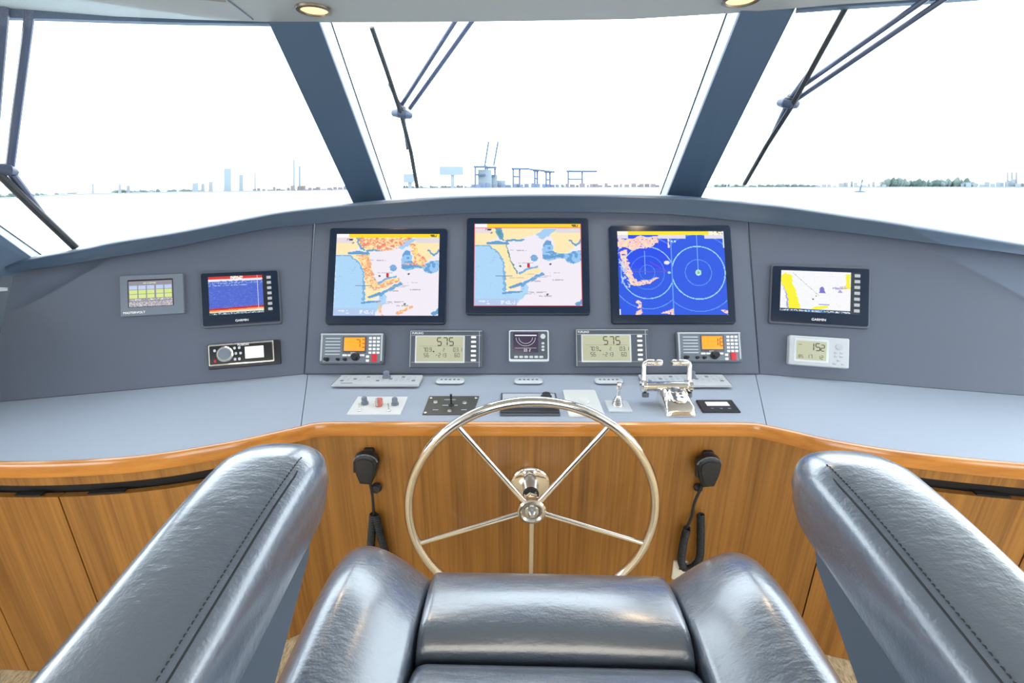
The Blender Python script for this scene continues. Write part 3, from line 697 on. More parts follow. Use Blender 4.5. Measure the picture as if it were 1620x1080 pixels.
def navdisp(tl, tr, bl, br, label):
    m, wd, h = mount(PC, tl, tr, bl, br, .022)
    t = empty('navigation_display', m, label, 'display', 'grey rectangular navigation displays reading 575')
    MB().rbox(wd, h, .022, .003, .002).build('housing', 'dgray', t)
    fr = MB()
    for c, s_ in (((0, h * .49, .022), (wd * .98, .002, .002)), ((0, h * .37, .022), (wd * .96, .0012, .0015)), ((-wd * .49, 0, .022), (.0018, h * .97, .002)), ((wd * .455, 0, .022), (.0018, h * .97, .002)), ((0, -h * .36, .022), (wd * .94, .001, .001))): fr.box(c, s_)
    fr.build('face_rim', 'lgray', t)
    MB().rbox(wd * .68, h * .74, .002, .002, .0008, (-wd * .085, -h * .01, .0215)).build('display_frame', 'silver', t)
    d = MB().rbox(wd * .64, h * .68, .0008, .001, .0002, (-wd * .085, 0, .0232)).build('display', 'lcd', t)
    sg = MB(); seg7(sg, '575', h * .21, -wd * .12, h * .2, .0243)
    seg7(sg, '7', h * .1, -wd * .31, -h * .02, .0243); seg7(sg, '0.9', h * .1, -wd * .275, -h * .02, .0243); seg7(sg, '56', h * .1, -wd * .3, -h * .17, .0243); seg7(sg, '2', h * .08, 0 - wd * .04, -h * .02, .0243)
    seg7(sg, '-213', h * .1, -wd * .14, -h * .17, .0243); seg7(sg, '03.1', h * .1, wd * .1, -h * .02, .0243); seg7(sg, '60', h * .1, wd * .12, -h * .17, .0243); sg.box((-wd * .17, -h * .07, .0243), (.005, .004, .0004))
    sg.box((-wd * .085, h * .08, .0243), (wd * .58, .0004, .0002)).build('digits', 'ink', d)
    buttons(t, [(wd * .375, h * (.32 - k * .125)) for k in range(6)], (wd * .07, h * .06), .0217, 'key')
    text('FURUNO', h * .075, 'lit', t, (-wd * .47, h * .43, .0222), align='LEFT')
navdisp((649, 523), (763, 523), (647, 581), (764, 581), 'grey digital display reading 575 below the leftmost large monitor')
navdisp((911, 521), (1026, 521), (911, 580), (1028, 580), 'grey digital display reading 575 directly left of the radio reading 16')

# autopilot head
m, wd, h = mount(PC, (805, 522), (868, 522), (805, 572), (869, 572), .02)
t = empty('rudder_display', m, 'small square grey autopilot unit with dark rudder display below the middle monitor', 'display')
MB().rbox(wd, h, .02, .006, .003).build('housing', 'silver', t)
MB().rbox(wd * .93, h * .88, .002, .005, .001, (0, h * .02, .019)).build('faceplate', 'dgray', t)
MB().rbox(wd * .62, h * .64, .0012, .002, .0004, (-wd * .08, h * .1, .0208)).build('screen', mat('dark_lcd', (.03, .02, .045), .25, emit=srgb(60, 50, 75), estr=.5), t)
g_ = MB()
for rr in (.17, .24): g_.tube([(-wd * .08 + wd * rr * math.cos(a_), h * .26 + h * rr * 1.1 * math.sin(a_), .0222) for a_ in [math.pi + math.pi * k / 14 for k in range(15)]], .0004, 5)
g_.box((-wd * .08, h * .33, .0222), (wd * .54, h * .03, .0003)).box((-wd * .08, -h * .07, .0222), (wd * .54, .0006, .0003)); seg7(g_, '03 2', h * .07, -wd * .12, -h * .14, .0223)
g_.build('screen_graphics', 'lit', t)
MB().lathe([(wd * .065, 0), (wd * .06, .002), (wd * .02, .0025)], (wd * .35, h * .3, .0205)).build('button', 'silver', t)
buttons(t, [(wd * .35, h * .08), (wd * .35, -h * .03), (wd * .35, -h * .13)], (wd * .07, h * .07), .0207, 'silver')
buttons(t, [(wd * (-.32 + k * .125), -h * .35) for k in range(6)], (wd * .095, h * .07), .0207, 'silver')

# small white instrument on the right wing
m, wd, h = mount(PR, (1250, 530), (1344, 535), (1247, 576), (1344, 583), .022)
t = empty('wind_instrument', m, 'pale grey plastic instrument with beige display reading 15.2 under the right chartplotter', 'instrument')
MB().rbox(wd, h, .022, .005, .004).build('housing', 'palegrey', t)
MB().rbox(wd * .58, h * .78, .002, .003, .001, (-wd * .13, h * .01, .0212)).build('display_frame', 'silver', t)
d = MB().rbox(wd * .5, h * .64, .0006, .001, .0002, (-wd * .13, h * .01, .0230)).build('display', 'lcd', t)
sg = MB(); seg7(sg, '15', h * .24, -wd * .16, h * .14, .0239); seg7(sg, '2', h * .2, wd * .03, h * .12, .0239); seg7(sg, '85', h * .1, -wd * .34, -h * .2, .0239); seg7(sg, '17', h * .12, -wd * .2, -h * .19, .0239); seg7(sg, '12', h * .12, -wd * .02, -h * .2, .0239)
sg.box((-wd * .32, h * .2, .0239), (wd * .06, .0012, .0003)).build('digits', 'ink', d)
MB().lathe([(wd * .06, 0), (wd * .058, .0025), (wd * .02, .003)], (wd * .33, h * .2, .0215)).build('round_button', 'lgray', t)
buttons(t, [(wd * .28, h * .0), (wd * .37, h * .0), (wd * .28, -h * .12), (wd * .37, -h * .12), (wd * .33, -h * .26), (wd * .26, -h * .37), (wd * .4, -h * .37)], (wd * .055, h * .06), .0217, 'lgray')

# ------------------------------------------------------------------ things lying on the counter
def ctr(tl, tr, bl, br, d): return mount(PT, tl, tr, bl, br, d)
def shear_box(nm, material, parent, m, corners, z0, z1, bev=.003):
    inv = m.inverted(); q_ = [inv @ onz(x, y, ZC + z1) for x, y in corners]; c = sum(q_, Vector()) / 4
    lo = [Vector((p.x, p.y, z0)) for p in q_]; a1 = [Vector((p.x, p.y, z1 - bev)) for p in q_]; a2 = [p.lerp(c, .0) + (c - p).normalized() * bev for p in q_]
    for p in a2: p.z = z1
    return MB().loft([lo, a1, a2]).build(nm, material, parent)
def control_unit(tl, tr, bl, br, label, flip):
    th = .014
    m, wd, h = ctr(tl, tr, bl, br, th)
    t = empty('control_keyboard', m, label, 'control panel', 'silver control keyboards at the foot of the dash')
    shear_box('base', 'dgray', t, m, (tl, tr, br, bl), .0, .0065, .001)  # dark slab drawn as the shadow line below the front edge
    shear_box('housing', 'palegrey', t, m, (tl, tr, br, bl), .0065, th)
    sl = ((tl[0] + tr[0]) - (bl[0] + br[0])) / 2
    inv = m.inverted()
    def at(u, v):
        x0 = tl[0] + (bl[0] - tl[0]) * v; x1 = tr[0] + (br[0] - tr[0]) * v; y = tl[1] + (bl[1] - tl[1]) * v
        return inv @ onz(x0 + (x1 - x0) * u, y, ZC + th)
    for v in (.22, .42, .6):
        for k in range(13):
            u = .08 + k * .07
            if abs(u - .58) < .05 and v < .5: continue
            p = at(u, v)
            MB().rbox(wd * .04, h * .1, .0022, .0015, .0008).build('key', 'lgray' if (k * 7 + int(v * 10)) % 6 else 'gray', t).location = (p.x, p.y, th - .0005)
    p = at(.58 if not flip else .6, .25)
    MB().lathe([(.014, 0), (.0135, .006), (.01, .007), (.0098, .02), (.008, .022), (.0001, .022)], (p.x, p.y, th - .0005)).build('knob', 'gray', t)
    p = at(.16, .86); MB().rbox(wd * .14, h * .07, .0006, .001, .0002, (p.x, p.y, th - .0001)).build('badge', 'gray', t)
control_unit((539, 593), (669, 593), (524, 608), (662, 608), 'silver keyboard control unit at the foot of the dash below the radio reading 73', 0)
control_unit((1010, 592), (1144, 592), (1022, 609), (1159, 609), 'silver keyboard control unit at the foot of the dash behind the chrome throttle', 1)
def pod(x, label):
    m, wd, h = ctr((x - 22, 598), (x + 22, 598), (x - 23, 605.5), (x + 23, 605.5), .008)
    t = empty('switch_pod', m, label, 'switch', 'small silver pods along the foot of the dash')
    MB().rbox(wd * .97, h * .95, .005, h * .42, .001, seg=8).build('base', 'dgray', t)  # dark lower half painted in as shadow under the pod
    MB().rbox(wd, h, .006, h * .42, .003, (0, 0, .0045), seg=8).build('housing', 'silver', t)
    buttons(t, [(wd * (-.3 + k * .15), h * .06) for k in range(5)], (wd * .08, h * .2), .0101, 'dgray', th=.001)
pod(712, 'small oval silver button pod on the counter below the leftmost large monitor')
pod(836, 'small oval silver button pod on the counter below the autopilot unit')
pod(963, 'small oval silver button pod on the counter behind the joystick')

# white plate with switches
q4 = ((566, 627), (645, 627), (633, 655), (548, 655))
m, wd, h = ctr(q4[0], q4[1], q4[3], q4[2], .003)
t = empty('toggle_switch_board', m, 'white switch plate with toggles, grey knobs and a red guarded switch on the counter', 'switch panel')
shear_box('plate', 'white', t, m, q4, 0, .003, .001)
inv = m.inverted()
for x, y in ((557 + 14, 636), (557 + 62, 637)):
    p = inv @ onz(x + 6, y + 2, ZC + .004); MB().lathe([(.011, 0), (.011, .005), (.0085, .006), (.008, .02), (.0065, .022), (.0001, .022)], (p.x, p.y, .003)).build('selector_knob', 'gray', t)
for x, y in ((569, 649), (615, 649)):
    p = inv @ onz(x, y, ZC + .004); a_ = MB().lathe([(.0055, 0), (.0055, .003), (.003, .004), (.0001, .004)], (p.x, p.y, .003)).build('toggle', 'brushed', t)
    MB().cyl((p.x, p.y, .006), (p.x - .001, p.y + .004, .024), .0018, .0026, 10).build('lever', 'chrome', a_)
p = inv @ onz(600, 640, ZC + .004)
MB().rbox(.018, .024, .02, .004, .004, (p.x, p.y, .003)).build('switch_guard', 'redclear', t)
MB().cyl((p.x - .003, p.y - .012, .006), (p.x - .003, p.y - .011, .03), .003, .0035, 10).build('guarded_lever', 'brushed', t)

# dark joystick plate
q4 = ((679, 626), (758, 626), (748, 655), (668, 655))
m, wd, h = ctr(q4[0], q4[1], q4[3], q4[2], .003)
t = empty('thruster_panel', m, 'dark bronze-grey control plate with a thin black joystick, left of the wheel rim top', 'control panel')
shear_box('plate', 'plate', t, m, q4, 0, .003, .001); inv = m.inverted()
for x, y in ((682, 629), (753, 629), (673, 652), (744, 652)):
    p = inv @ onz(x, y, ZC + .003); MB().lathe([(.0045, 0), (.004, .0012), (.0001, .0014)], (p.x, p.y, .003)).build('screw', 'chrome', t)
p = inv @ onz(714, 641, ZC + .003)
MB().lathe([(.009, 0), (.007, .004), (.0001, .005)], (p.x, p.y, .003)).build('joystick_base', 'rubber', t); MB().cyl((p.x, p.y, .006), (p.x, p.y + .002, .038), .0022, .0035, 10).build('joystick', 'black', t)
for x, y, r_ in ((689, 636, .007), (735, 637, .007), (711, 650, .006)):
    p = inv @ onz(x, y, ZC + .003); MB().lathe([(r_, 0), (r_ * .9, .003), (.0001, .0035)], (p.x, p.y, .003)).build('button', 'brushed', t)
for x, y, l_ in ((689, 648, .016), (734, 648, .016), (712, 632, .035), (712, 641, .045)):
    p = inv @ onz(x, y, ZC + .003); MB().rbox(l_, .0035, .0005, .001, .0001, (p.x, p.y, .003)).build('legend_strip', 'lgray', t)

# black electronic unit behind the rim
m, wd, h = ctr((792, 621), (881, 621), (791, 655), (885, 655), .006)
t = empty('autopilot_controller', m, 'black-framed control unit with silver top and small dial, half hidden behind the wheel rim', 'control panel')
MB().rbox(wd, h, .006, .003, .001).build('housing', 'dgray', t)
MB().rbox(wd * .93, h * .55, .004, .002, .001, (0, h * .14, .0052)).build('faceplate', 'silver', t)
MB().rbox(wd * .98, h * .2, .004, .002, .001, (0, -h * .36, .0052)).build('wrist_rail', 'black', t)
MB().lathe([(.017, 0), (.017, .003), (.014, .004), (.0125, .012), (.0001, .013)], (wd * .31, h * .26, .008)).build('dial', 'black', t)
buttons(t, [(wd * (-.35 + k * .1), h * .1) for k in range(5)], (wd * .06, h * .1), .0088, 'gray')
# white plate with rotary dial
m, wd, h = ctr((896, 616), (942, 616), (893, 657), (957, 657), .006)
t = empty('dimmer_plate', m, 'white rounded plate with low white rotary dial beside the joystick', 'dimmer')
MB().rbox(wd, h, .006, .008, .002).build('plate', 'white', t)
MB().lathe([(.018, 0), (.0175, .005), (.014, .008), (.0001, .0085)], (.004, .002, .0055)).build('dial', 'white', t)
MB().lathe([(.003, 0), (.0025, .001), (.0001, .001)], (-wd * .3, -h * .38, .0058)).build('screw', 'chrome', t)
# joystick
m, wd, h = ctr((957, 633), (992, 633), (962, 650), (1001, 650), .005)
t = empty('joystick', m, 'steel joystick with stepped boot on a small square base beside the white dial', 'joystick')
MB().rbox(wd, h, .006, .004, .002).build('base', 'silver', t)
MB().lathe([(.017, 0), (.016, .004), (.0135, .006), (.0145, .009), (.0115, .012), (.0125, .015), (.0095, .019), (.0105, .022), (.0075, .027), (.006, .031)], (-.001, .004, .0055)).build('boot', 'brushed', t)
MB().lathe([(.0055, 0), (.005, .02), (.0075, .024), (.008, .038), (.006, .042), (.0001, .043)], (-.001, .004, .034)).build('handle', 'chrome', t)
# black gauge
q4 = ((1101, 632), (1158, 632), (1172, 650), (1112, 650))
m, wd, h = ctr(q4[0], q4[1], q4[3], q4[2], .006)
t = empty('counter_gauge', m, 'small black panel meter with pale display, right of the chrome throttle', 'gauge')
shear_box('housing', 'black', t, m, q4, 0, .006, .002); inv = m.inverted()
q5 = ((1115, 635), (1150, 635), (1155, 641), (1119, 641)); pp = [inv @ onz(x, y, ZC + .0075) for x, y in q5]
MB().loft([[Vector((p.x, p.y, .0055)) for p in pp], [Vector((p.x, p.y, .0068)) for p in pp]]).build('display', 'key', t)
for x in (1127, 1141, 1154):
    p = inv @ onz(x, 646, ZC + .006); MB().rbox(.008, .005, .0015, .001, .0004, (p.x, p.y, .0058)).build('button', 'gray', t)

# chrome twin throttle
base = onz(1068, 645, ZC)
t = empty('throttle_control', Matrix.Translation(base), 'polished chrome twin-lever engine throttle on the right of the counter', 'throttle')
b = MB()
def thp(px, py, y): p = ony(px, py, y); return p - base
yb = base.y
prof_ = [(-.052, .012, 0), (-.045, .028, 0), (-.015, .040, 0), (.02, .050, 0), (.045, .052, 0)]
rings = []
for yy, top, _ in prof_:
    wv = .044 - .004 * (yy > .05); r_ = []
    for k in range(16):
        a_ = math.pi * k / 15; x = -math.cos(a_) * wv; z = top * (min(1, math.sin(a_) * 1.6)) if k not in (0, 15) else 0
        r_.append((x, yy, max(z, 0)))
    rings.append(r_)
front = [(x, -.055, z * .2) for x, y, z in rings[0]]
rings = [[(x * .9, -.056, 0.0) for x, y, z in rings[0]], [(x * .95, -.055, .012 * math.sin(math.pi * k / 15)) for k, (x, y, z) in enumerate(rings[0])]] + [[(x, yy, max(z, 0.0)) for x, yy, z in r_] for r_ in rings[1:]] + [[(x * .9, .062, z * .5) for x, yy, z in rings[-1]]]
b.loft(rings, closed=True).build('base', 'chrome', t, angle=50)
MB().rbox(.05, .062, .004, .022, .002, m=Matrix.Translation((0, -.008, .0425)) @ Matrix.Rotation(math.radians(17), 4, 'X')).build('top_plate', 'chrome', t)
for k in range(6):
    MB().rbox(.011, .006, .002, .002, .0008, m=Matrix.Translation((-.009 + (k % 2) * .018, -.018 + (k // 2) * .013, .0430 + (k // 2) * .0040)) @ Matrix.Rotation(math.radians(17), 4, 'X')).build('button', 'dgray', t)
yc_ = .042; za_ = .050; xo_ = -.018
MB().cyl((xo_ - .062, yc_, za_), (xo_ + .062, yc_, za_), .0145, n=28).build('axle_barrel', 'chrome', t)
for sx in (-1, 1):
    xx = xo_ + sx * .068
    MB().lathe([(.0001, 0), (.017, 0), (.021, .003), (.021, .012), (.016, .016), (.0001, .016)], (xo_ + sx * .06, yc_, za_), (sx, 0, 0)).build('lever_hub', 'chrome', t)
    pts = [(xx, yc_, za_), (xx, yc_ + .008, za_ + .03), (xx, yc_ + .014, za_ + .055), (xx - sx * .001, yc_ + .016, za_ + .064), (xx - sx * .006, yc_ + .017, za_ + .069), (xx - sx * .014, yc_ + .017, za_ + .07)]
    MB().tube(smoothline([Vector(p) for p in pts], 4), .0075, 12).build('lever', 'chrome', t)
    MB().lathe([(.0001, 0), (.0085, .001), (.0102, .004), (.0102, .043), (.0085, .047), (.0001, .048)], (xx - sx * .006, yc_ + .017, za_ + .07), (-sx, 0, 0)).build('handle_grip', 'chrome', t)
    MB().lathe([(.010, 0), (.010, .012), (.0001, .014)], (xx - sx * .004, yc_ - .012, za_ - .016), (0, -.3, -1)).build('stop_nut', 'dgray', t)

# ------------------------------------------------------------------ steering wheel
YW = 1.02; hub = ony(841.5, 808, YW); YF = face[len(face) // 2].y
RW = .3255
t = empty('steering_wheel', Matrix.Translation(hub), 'large polished steel five-spoke steering wheel in front of the wooden cabinet', 'steering wheel')
cz = -.006
MB().tube([(RW * math.sin(a_), 0, cz + RW * math.cos(a_)) for a_ in [2 * math.pi * k / 120 for k in range(120)]], .0122, 16, closed=True).build('rim', 'chrome', t)
for k in range(5):
    a_ = math.radians(180 + 72 * k)
    MB().cyl((.03 * math.sin(a_), .004, .03 * math.cos(a_)), (RW * math.sin(a_), 0, cz + RW * math.cos(a_)), .0078, .0072, 14).build('spoke', 'chrome', t)
MB().lathe([(.0001, .035), (.024, .035), (.03, .025), (.036, .016), (.038, .004), (.038, -.004), (.034, -.008), (.03, -.008), (.025, -.003), (.0001, -.002)], (0, 0, 0), (0, 1, 0), 36).build('hub', 'chrome', t)
MB().lathe([(.0001, .018), (.006, .018), (.0095, .014), (.011, .010), (.016, .008), (.018, .004), (.018, 0)], (0, -.002, 0), (0, -1, 0), 24).build('hub_nut', 'brushed', t)
dy = YF - hub.y
t = empty('steering_column', Matrix.Translation((hub.x, YF - .0025, hub.z)), 'short chrome steering shaft on a round polished flange fixed to the cabinet front', 'steering column')
MB().lathe([(.056, 0), (.056, .004), (.053, .007), (.05, .008), (.0001, .008)], (0, 0, 0), (0, -1, 0), 48).build('flange', 'chrome', t)
MB().lathe([(.024, .007), (.022, .02), (.021, .022), (.021, .045)], (0, 0, 0), (0, -1, 0), 28).build('shaft', 'brushed', t)
MB().lathe([(.0215, .045), (.0225, .046), (.0225, .05), (.0215, .051)], (0, 0, 0), (0, -1, 0), 28).build('seal_ring', 'rubber', t)
MB().lathe([(.02, .045), (.02, .066), (.022, .07), (.022, dy - .0385)], (0, 0, 0), (0, -1, 0), 6).build('shaft_collar', 'chrome', t)

# ------------------------------------------------------------------ hand microphones
def mic(cx, cy, loops, label, mirror):
    p = fpt(cx, cy); t = empty('hand_microphone', Matrix.Translation(p), label, 'microphone', 'black hand microphones hung on the cabinet front')
    MB().rbox(.03, .034, .012, .006, .003, m=Matrix.Translation((.004, 0, .03)) @ Matrix.Rotation(math.pi / 2, 4, 'X')).build('hanger', 'black', t)
    out = []; s_ = mirror
    hh = [(.030, .0), (.034, .012), (.033, .024), (.028, .034), (.018, .041), (0, .044)]
    outline = [(-.013, -.044), (-.022, -.02), (-.0275, .003), (-.0285, .018), (-.024, .03), (-.013, .037), (0, .039), (.013, .037), (.024, .03), (.0285, .018), (.0275, .003), (.022, -.02), (.013, -.044)]
    def ring(s, y): return [Vector((x * s, y, z * s + .0)) for x, z in outline]
    R_ = Matrix.Rotation(math.radians(6 * mirror), 4, 'Y') @ Matrix.Diagonal((1.2, 1, 1.2, 1))
    MB().loft([ring(.9, -.010), ring(1, -.016), ring(1, -.03), ring(.93, -.037), ring(.8, -.04)], m=R_).build('body', 'black', t)
    MB().loft([ring(.74, -.0398), ring(.72, -.043), ring(.6, -.044)], m=R_).build('speaker_face', 'rubber', t)
    cr = MB()
    cr.tube([R_ @ Vector((.03 * math.cos(a_) * .95, -.034, .012 + .024 * math.sin(a_))) for a_ in [math.radians(20 + 14 * k) for k in range(11)]], .0025, 8).build('rim_highlight', 'gray', t)  # grey bead laid along the top as a painted highlight
    MB().rbox(.006, .03, .01, .0025, .002, m=R_ @ Matrix.Translation((-.026, -.024, 0.0)) @ Matrix.Rotation(math.radians(90), 4, 'X')).build('talk_button', 'rubber', t)
    # cord
    cb = MB()
    def wp(x, y, o=.02): q_ = fpt(x, y); return q_ - p + Vector((0, -o, 0))
    cb.tube(smoothline([wp(*q_) for q_ in loops[0]], 5), .0042, 8)
    for lp in loops[1:]:
        path = smoothline([wp(x, y, .022) for x, y in lp], 10)
        ln = sum((path[i + 1] - path[i]).length for i in range(len(path) - 1)); turns = int(ln / .0064); pts = []
        n = turns * 10; cum = [0]
        for i in range(len(path) - 1): cum.append(cum[-1] + (path[i + 1] - path[i]).length)
        j = 0
        for i in range(n + 1):
            d_ = ln * i / n
            while j < len(cum) - 2 and cum[j + 1] < d_: j += 1
            q_ = path[j].lerp(path[j + 1], (d_ - cum[j]) / (cum[j + 1] - cum[j])); tg = (path[j + 1] - path[j]).normalized()
            e1 = tg.cross(Vector((0, 1, 0))).normalized(); e2 = Vector((0, 1, 0)); a_ = 2 * math.pi * i / 10
            pts.append(q_ + (e1 * math.cos(a_) + e2 * math.sin(a_)) * .0088)
        cb.tube(pts, .0031, 6)
    cb.build('coiled_cord', 'rubber', t)
    if mirror > 0:
        cc = wp(597, 768); MB().lathe([(.014, 0), (.016, .006), (.012, .016), (.0001, .018)], (cc.x, cc.y + .016, cc.z), (0, -1, 0)).build('cord_clip', 'rubber', t)
    else:
        cc = wp(1103, 768); MB().lathe([(.012, 0), (.013, .006), (.009, .014), (.0001, .015)], (cc.x, cc.y + .016, cc.z), (0, -1, 0)).build('cord_clip', 'rubber', t)
mic(584, 730, [[(588, 755), (592, 775), (594, 800), (595, 808)], [(594, 805), (592, 830), (590, 860), (592, 900), (604, 925), (618, 900), (612, 865), (603, 830), (597, 806)]],
    'black hand microphone with coiled cord hanging left of the steering wheel', 1)
mic(1114, 734, [[(1108, 758), (1100, 775), (1094, 790), (1090, 810), (1083, 826)], [(1083, 827), (1077, 850), (1074, 880), (1080, 890), (1092, 888), (1102, 875), (1104, 850), (1104, 805)], ],
    'black hand microphone with coiled cord hanging right of the steering wheel', -1)
p = fpt(1075, 900)
t = empty('wall_socket', Matrix.Translation(p) @ Matrix.Rotation(math.pi / 2, 4, 'X'), 'ivory socket plate low on the cabinet below the right microphone', 'socket')
MB().rbox(.045, .07, .006, .004, .002).build('plate', 'offwhite', t)
MB().rbox(.01, .016, .002, .002, .001, (.0, .012, .0055)).build('socket_slot', 'black', t)

# ------------------------------------------------------------------ helm chair
CH = Matrix.Translation((.047, 0, 0)) @ Matrix.Rotation(math.radians(-1.4), 4, 'Z')
chair = empty('helm_chair', CH, 'slate blue-grey leather helm chair with two tilted padded armrests, facing the wheel', 'chair')
EZ = 1.46
def pad(name, corners, ztop, r=.03, depth=.12, nu=44, nv=44, material='leather', rv=None, bulge=.006, rs=None, hs=None):
    # corners: near-left, near-right, far-right, far-left (x, y); ztop(x, y, u, v) gives the crown; rs = radii (left,right,near,far)
    a_, b_, c_, d_ = [Vector((*p, 0)) for p in corners]; rs = rs or (r, r, r, r); hs = hs or rs
    def sp(n): return [.5 - .5 * math.cos(math.pi * k / n) for k in range(n + 1)]
    U, V = sp(nu), sp(nv); wd = ((b_ - a_).length + (c_ - d_).length) / 2; ln = ((d_ - a_).length + (c_ - b_).length) / 2
    g0 = []
    for v in V:
        row = []
        for u in U:
            p = (a_.lerp(b_, u)).lerp(d_.lerp(c_, u), v)
            dr = 0
            for dd, rr, hh in ((u * wd, rs[0], hs[0]), ((1 - u) * wd, rs[1], hs[1]), (v * ln, rs[2], hs[2]), ((1 - v) * ln, rs[3], hs[3])):
                if dd < rr: dr += hh * (1 - math.sqrt(max(1 - ((rr - dd) / rr) ** 2, 0)))
            z = ztop(p.x, p.y, u, v) + bulge * math.sin(math.pi * u) * math.sin(math.pi * v) - min(dr, depth * .9)
            row.append(Vector((p.x, p.y, z)))
        g0.append(row)
    n, mm = nu + 1, nv + 1; vs = [p for r_ in g0 for p in r_]; fs = [(j * n + i, j * n + i + 1, (j + 1) * n + i + 1, (j + 1) * n + i) for j in range(nv) for i in range(nu)]
    per = [i for i in range(n)] + [j * n + nu for j in range(1, mm)] + [nv * n + i for i in range(nu - 1, -1, -1)] + [j * n for j in range(nv - 1, 0, -1)]
    k = len(vs); cen = sum(vs, Vector()) / k
    for i in per:
        q_ = vs[i].copy(); q_.z = ztop(q_.x, q_.y, .5, .5) * 0 + (cen.z - depth); vs.append(q_)
    m_ = len(per)
    for i in range(m_): fs.append((per[i], k + i, k + (i + 1) % m_, per[(i + 1) % m_]))
    fs.append(tuple(k + i for i in range(m_)))
    return MB().add(vs, fs).build(name, material, chair, angle=70)
ZS = EZ - .60
# front roll, main cushion
pad('front_roll', [(-.192, .461), (.192, .461), (.196, .625), (-.196, .625)], lambda x, y, u, v: ZS + .008, depth=.13, rs=(.012, .012, .04, .14), hs=(.012, .012, .03, .045), bulge=.008)
pad('main_cushion', [(-.19, .0), (.19, .0), (.192, .459), (-.192, .459)], lambda x, y, u, v: ZS + .018, depth=.14, rs=(.02, .02, .03, .1), hs=(.02, .02, .03, .05), bulge=.012)
for sx in (-1, 1):
    def zt(x, y, u, v):
        q_ = (abs(x) - .19) / .155; q_ = max(0, min(1, q_))
        return ZS + .002 + .058 * math.sin(min(1, q_ * 1.35) * math.pi / 2) ** 1.2 - .012 * max(0, 1 - abs(y - .3) / .3) * 0
    cn = [(.1925, 0), (.335, 0), (.352, .66), (.1975, .632)] if sx > 0 else [(-.335, 0), (-.1925, 0), (-.1975, .632), (-.352, .66)]
    o = pad('side_bolster', cn, zt, depth=.2, rs=(.008, .05, .03, .17) if sx > 0 else (.05, .008, .03, .17), hs=(.008, .05, .03, .08) if sx > 0 else (.05, .008, .03, .08), bulge=.004)
MB().rbox(.66, .60, .12, .05, .02, m=Matrix.Translation((0, .32, ZS - .30))).build('seat_pan', 'shell', chair)
MB().lathe([(.2, ZF), (.2, ZF + .012), (.07, ZF + .03), (.06, ZF + .05), (.06, ZS - .32), (.12, ZS - .30)], (0, .28, .001), n=36, m=Matrix.Translation((0, 0, 0))).build('pedestal', 'brushed', chair)
# armrests
def arm(sx):
    st = []
    # stations: y, z of crown, z of pad bottom, inner x, outer x
    def crown(y): return EZ - .304 - (.514 - y) * math.tan(math.radians(9.6)) - .017 * max(0, (y - .36) / .18) ** 2
    ys = [.0, .08, .16, .24, .32, .40, .47, .495, .52, .537, .545]
    rings = []
    for y in ys:
        tz = crown(y); bz = EZ - .426 - (.476 - y) * .13; xi, xo = .294, .431; cx = (xi + xo) / 2; hw = (xo - xi) / 2; cz_ = (tz + bz) / 2; hh = (tz - bz) / 2
        if y > .47:
            q_ = (y - .47) / .0755; k = math.sqrt(max(1 - q_ ** 2, .0)); k = max(k, .12); hw *= .45 + .55 * k; hh2 = hh * (.3 + .7 * k); cz_ = cz_ + (hh - hh2) * .1; hh = hh2
        r_ = []
        n = 40
        for j in range(n):
            a_ = 2 * math.pi * j / n; c_, s_ = math.cos(a_), math.sin(a_); e = .55
            x = math.copysign(abs(c_) ** e, c_) * hw; z = math.copysign(abs(s_) ** e, s_) * hh
            if s_ < 0: x *= .93
            if s_ > 0: z += .006 * (1 - (x / hw) ** 2)
            r_.append(Vector((sx * (cx + x), y, cz_ + z)))
        rings.append(r_)
    # denser in y
    rings = cat(rings, 4)
    rt = MB().loft(rings).build('armrest_pad', 'leather', chair, angle=60)
    # stitched seam along the inner shoulder
    pts = []
    for k in range(60):
        y = .02 + (.505 - .02) * k / 59; pts.append(Vector((sx * (.308 + (.004 if y < .46 else .004 + (y - .46) * .25)), y, crown(y) - .0035 - (0 if y < .48 else (y - .48) * .22))))
    seam = MB().tube(pts, .0012, 6).build('seam', 'thread', rt)
    sb = MB()
    for k in range(90):
        y = .03 + .46 * k / 90; z = crown(y) + .0005 - (0 if y < .48 else (y - .48) * .2)
        sb.tube([(sx * .318, y, z + .0002), (sx * .318, y + .0016, z + .0012), (sx * .318, y + .0032, z + .0002)], .0006, 5)
    sb.build('stitching', 'thread', rt)
    # support shell below
    poly = [(.462, EZ - .418), (.452, EZ - .436), (.349, EZ - .505), (.2, EZ - .63), (.0, EZ - .72), (.0, EZ - .43), (.3, EZ - .42)]
    x0, x1 = .31, .40
    MB().loft([[Vector((sx * x0, y, z)) for y, z in poly], [Vector((sx * x1, y, z)) for y, z in poly]]).build('armrest_support', 'shell', chair, smooth=False)
arm(-1); arm(1)

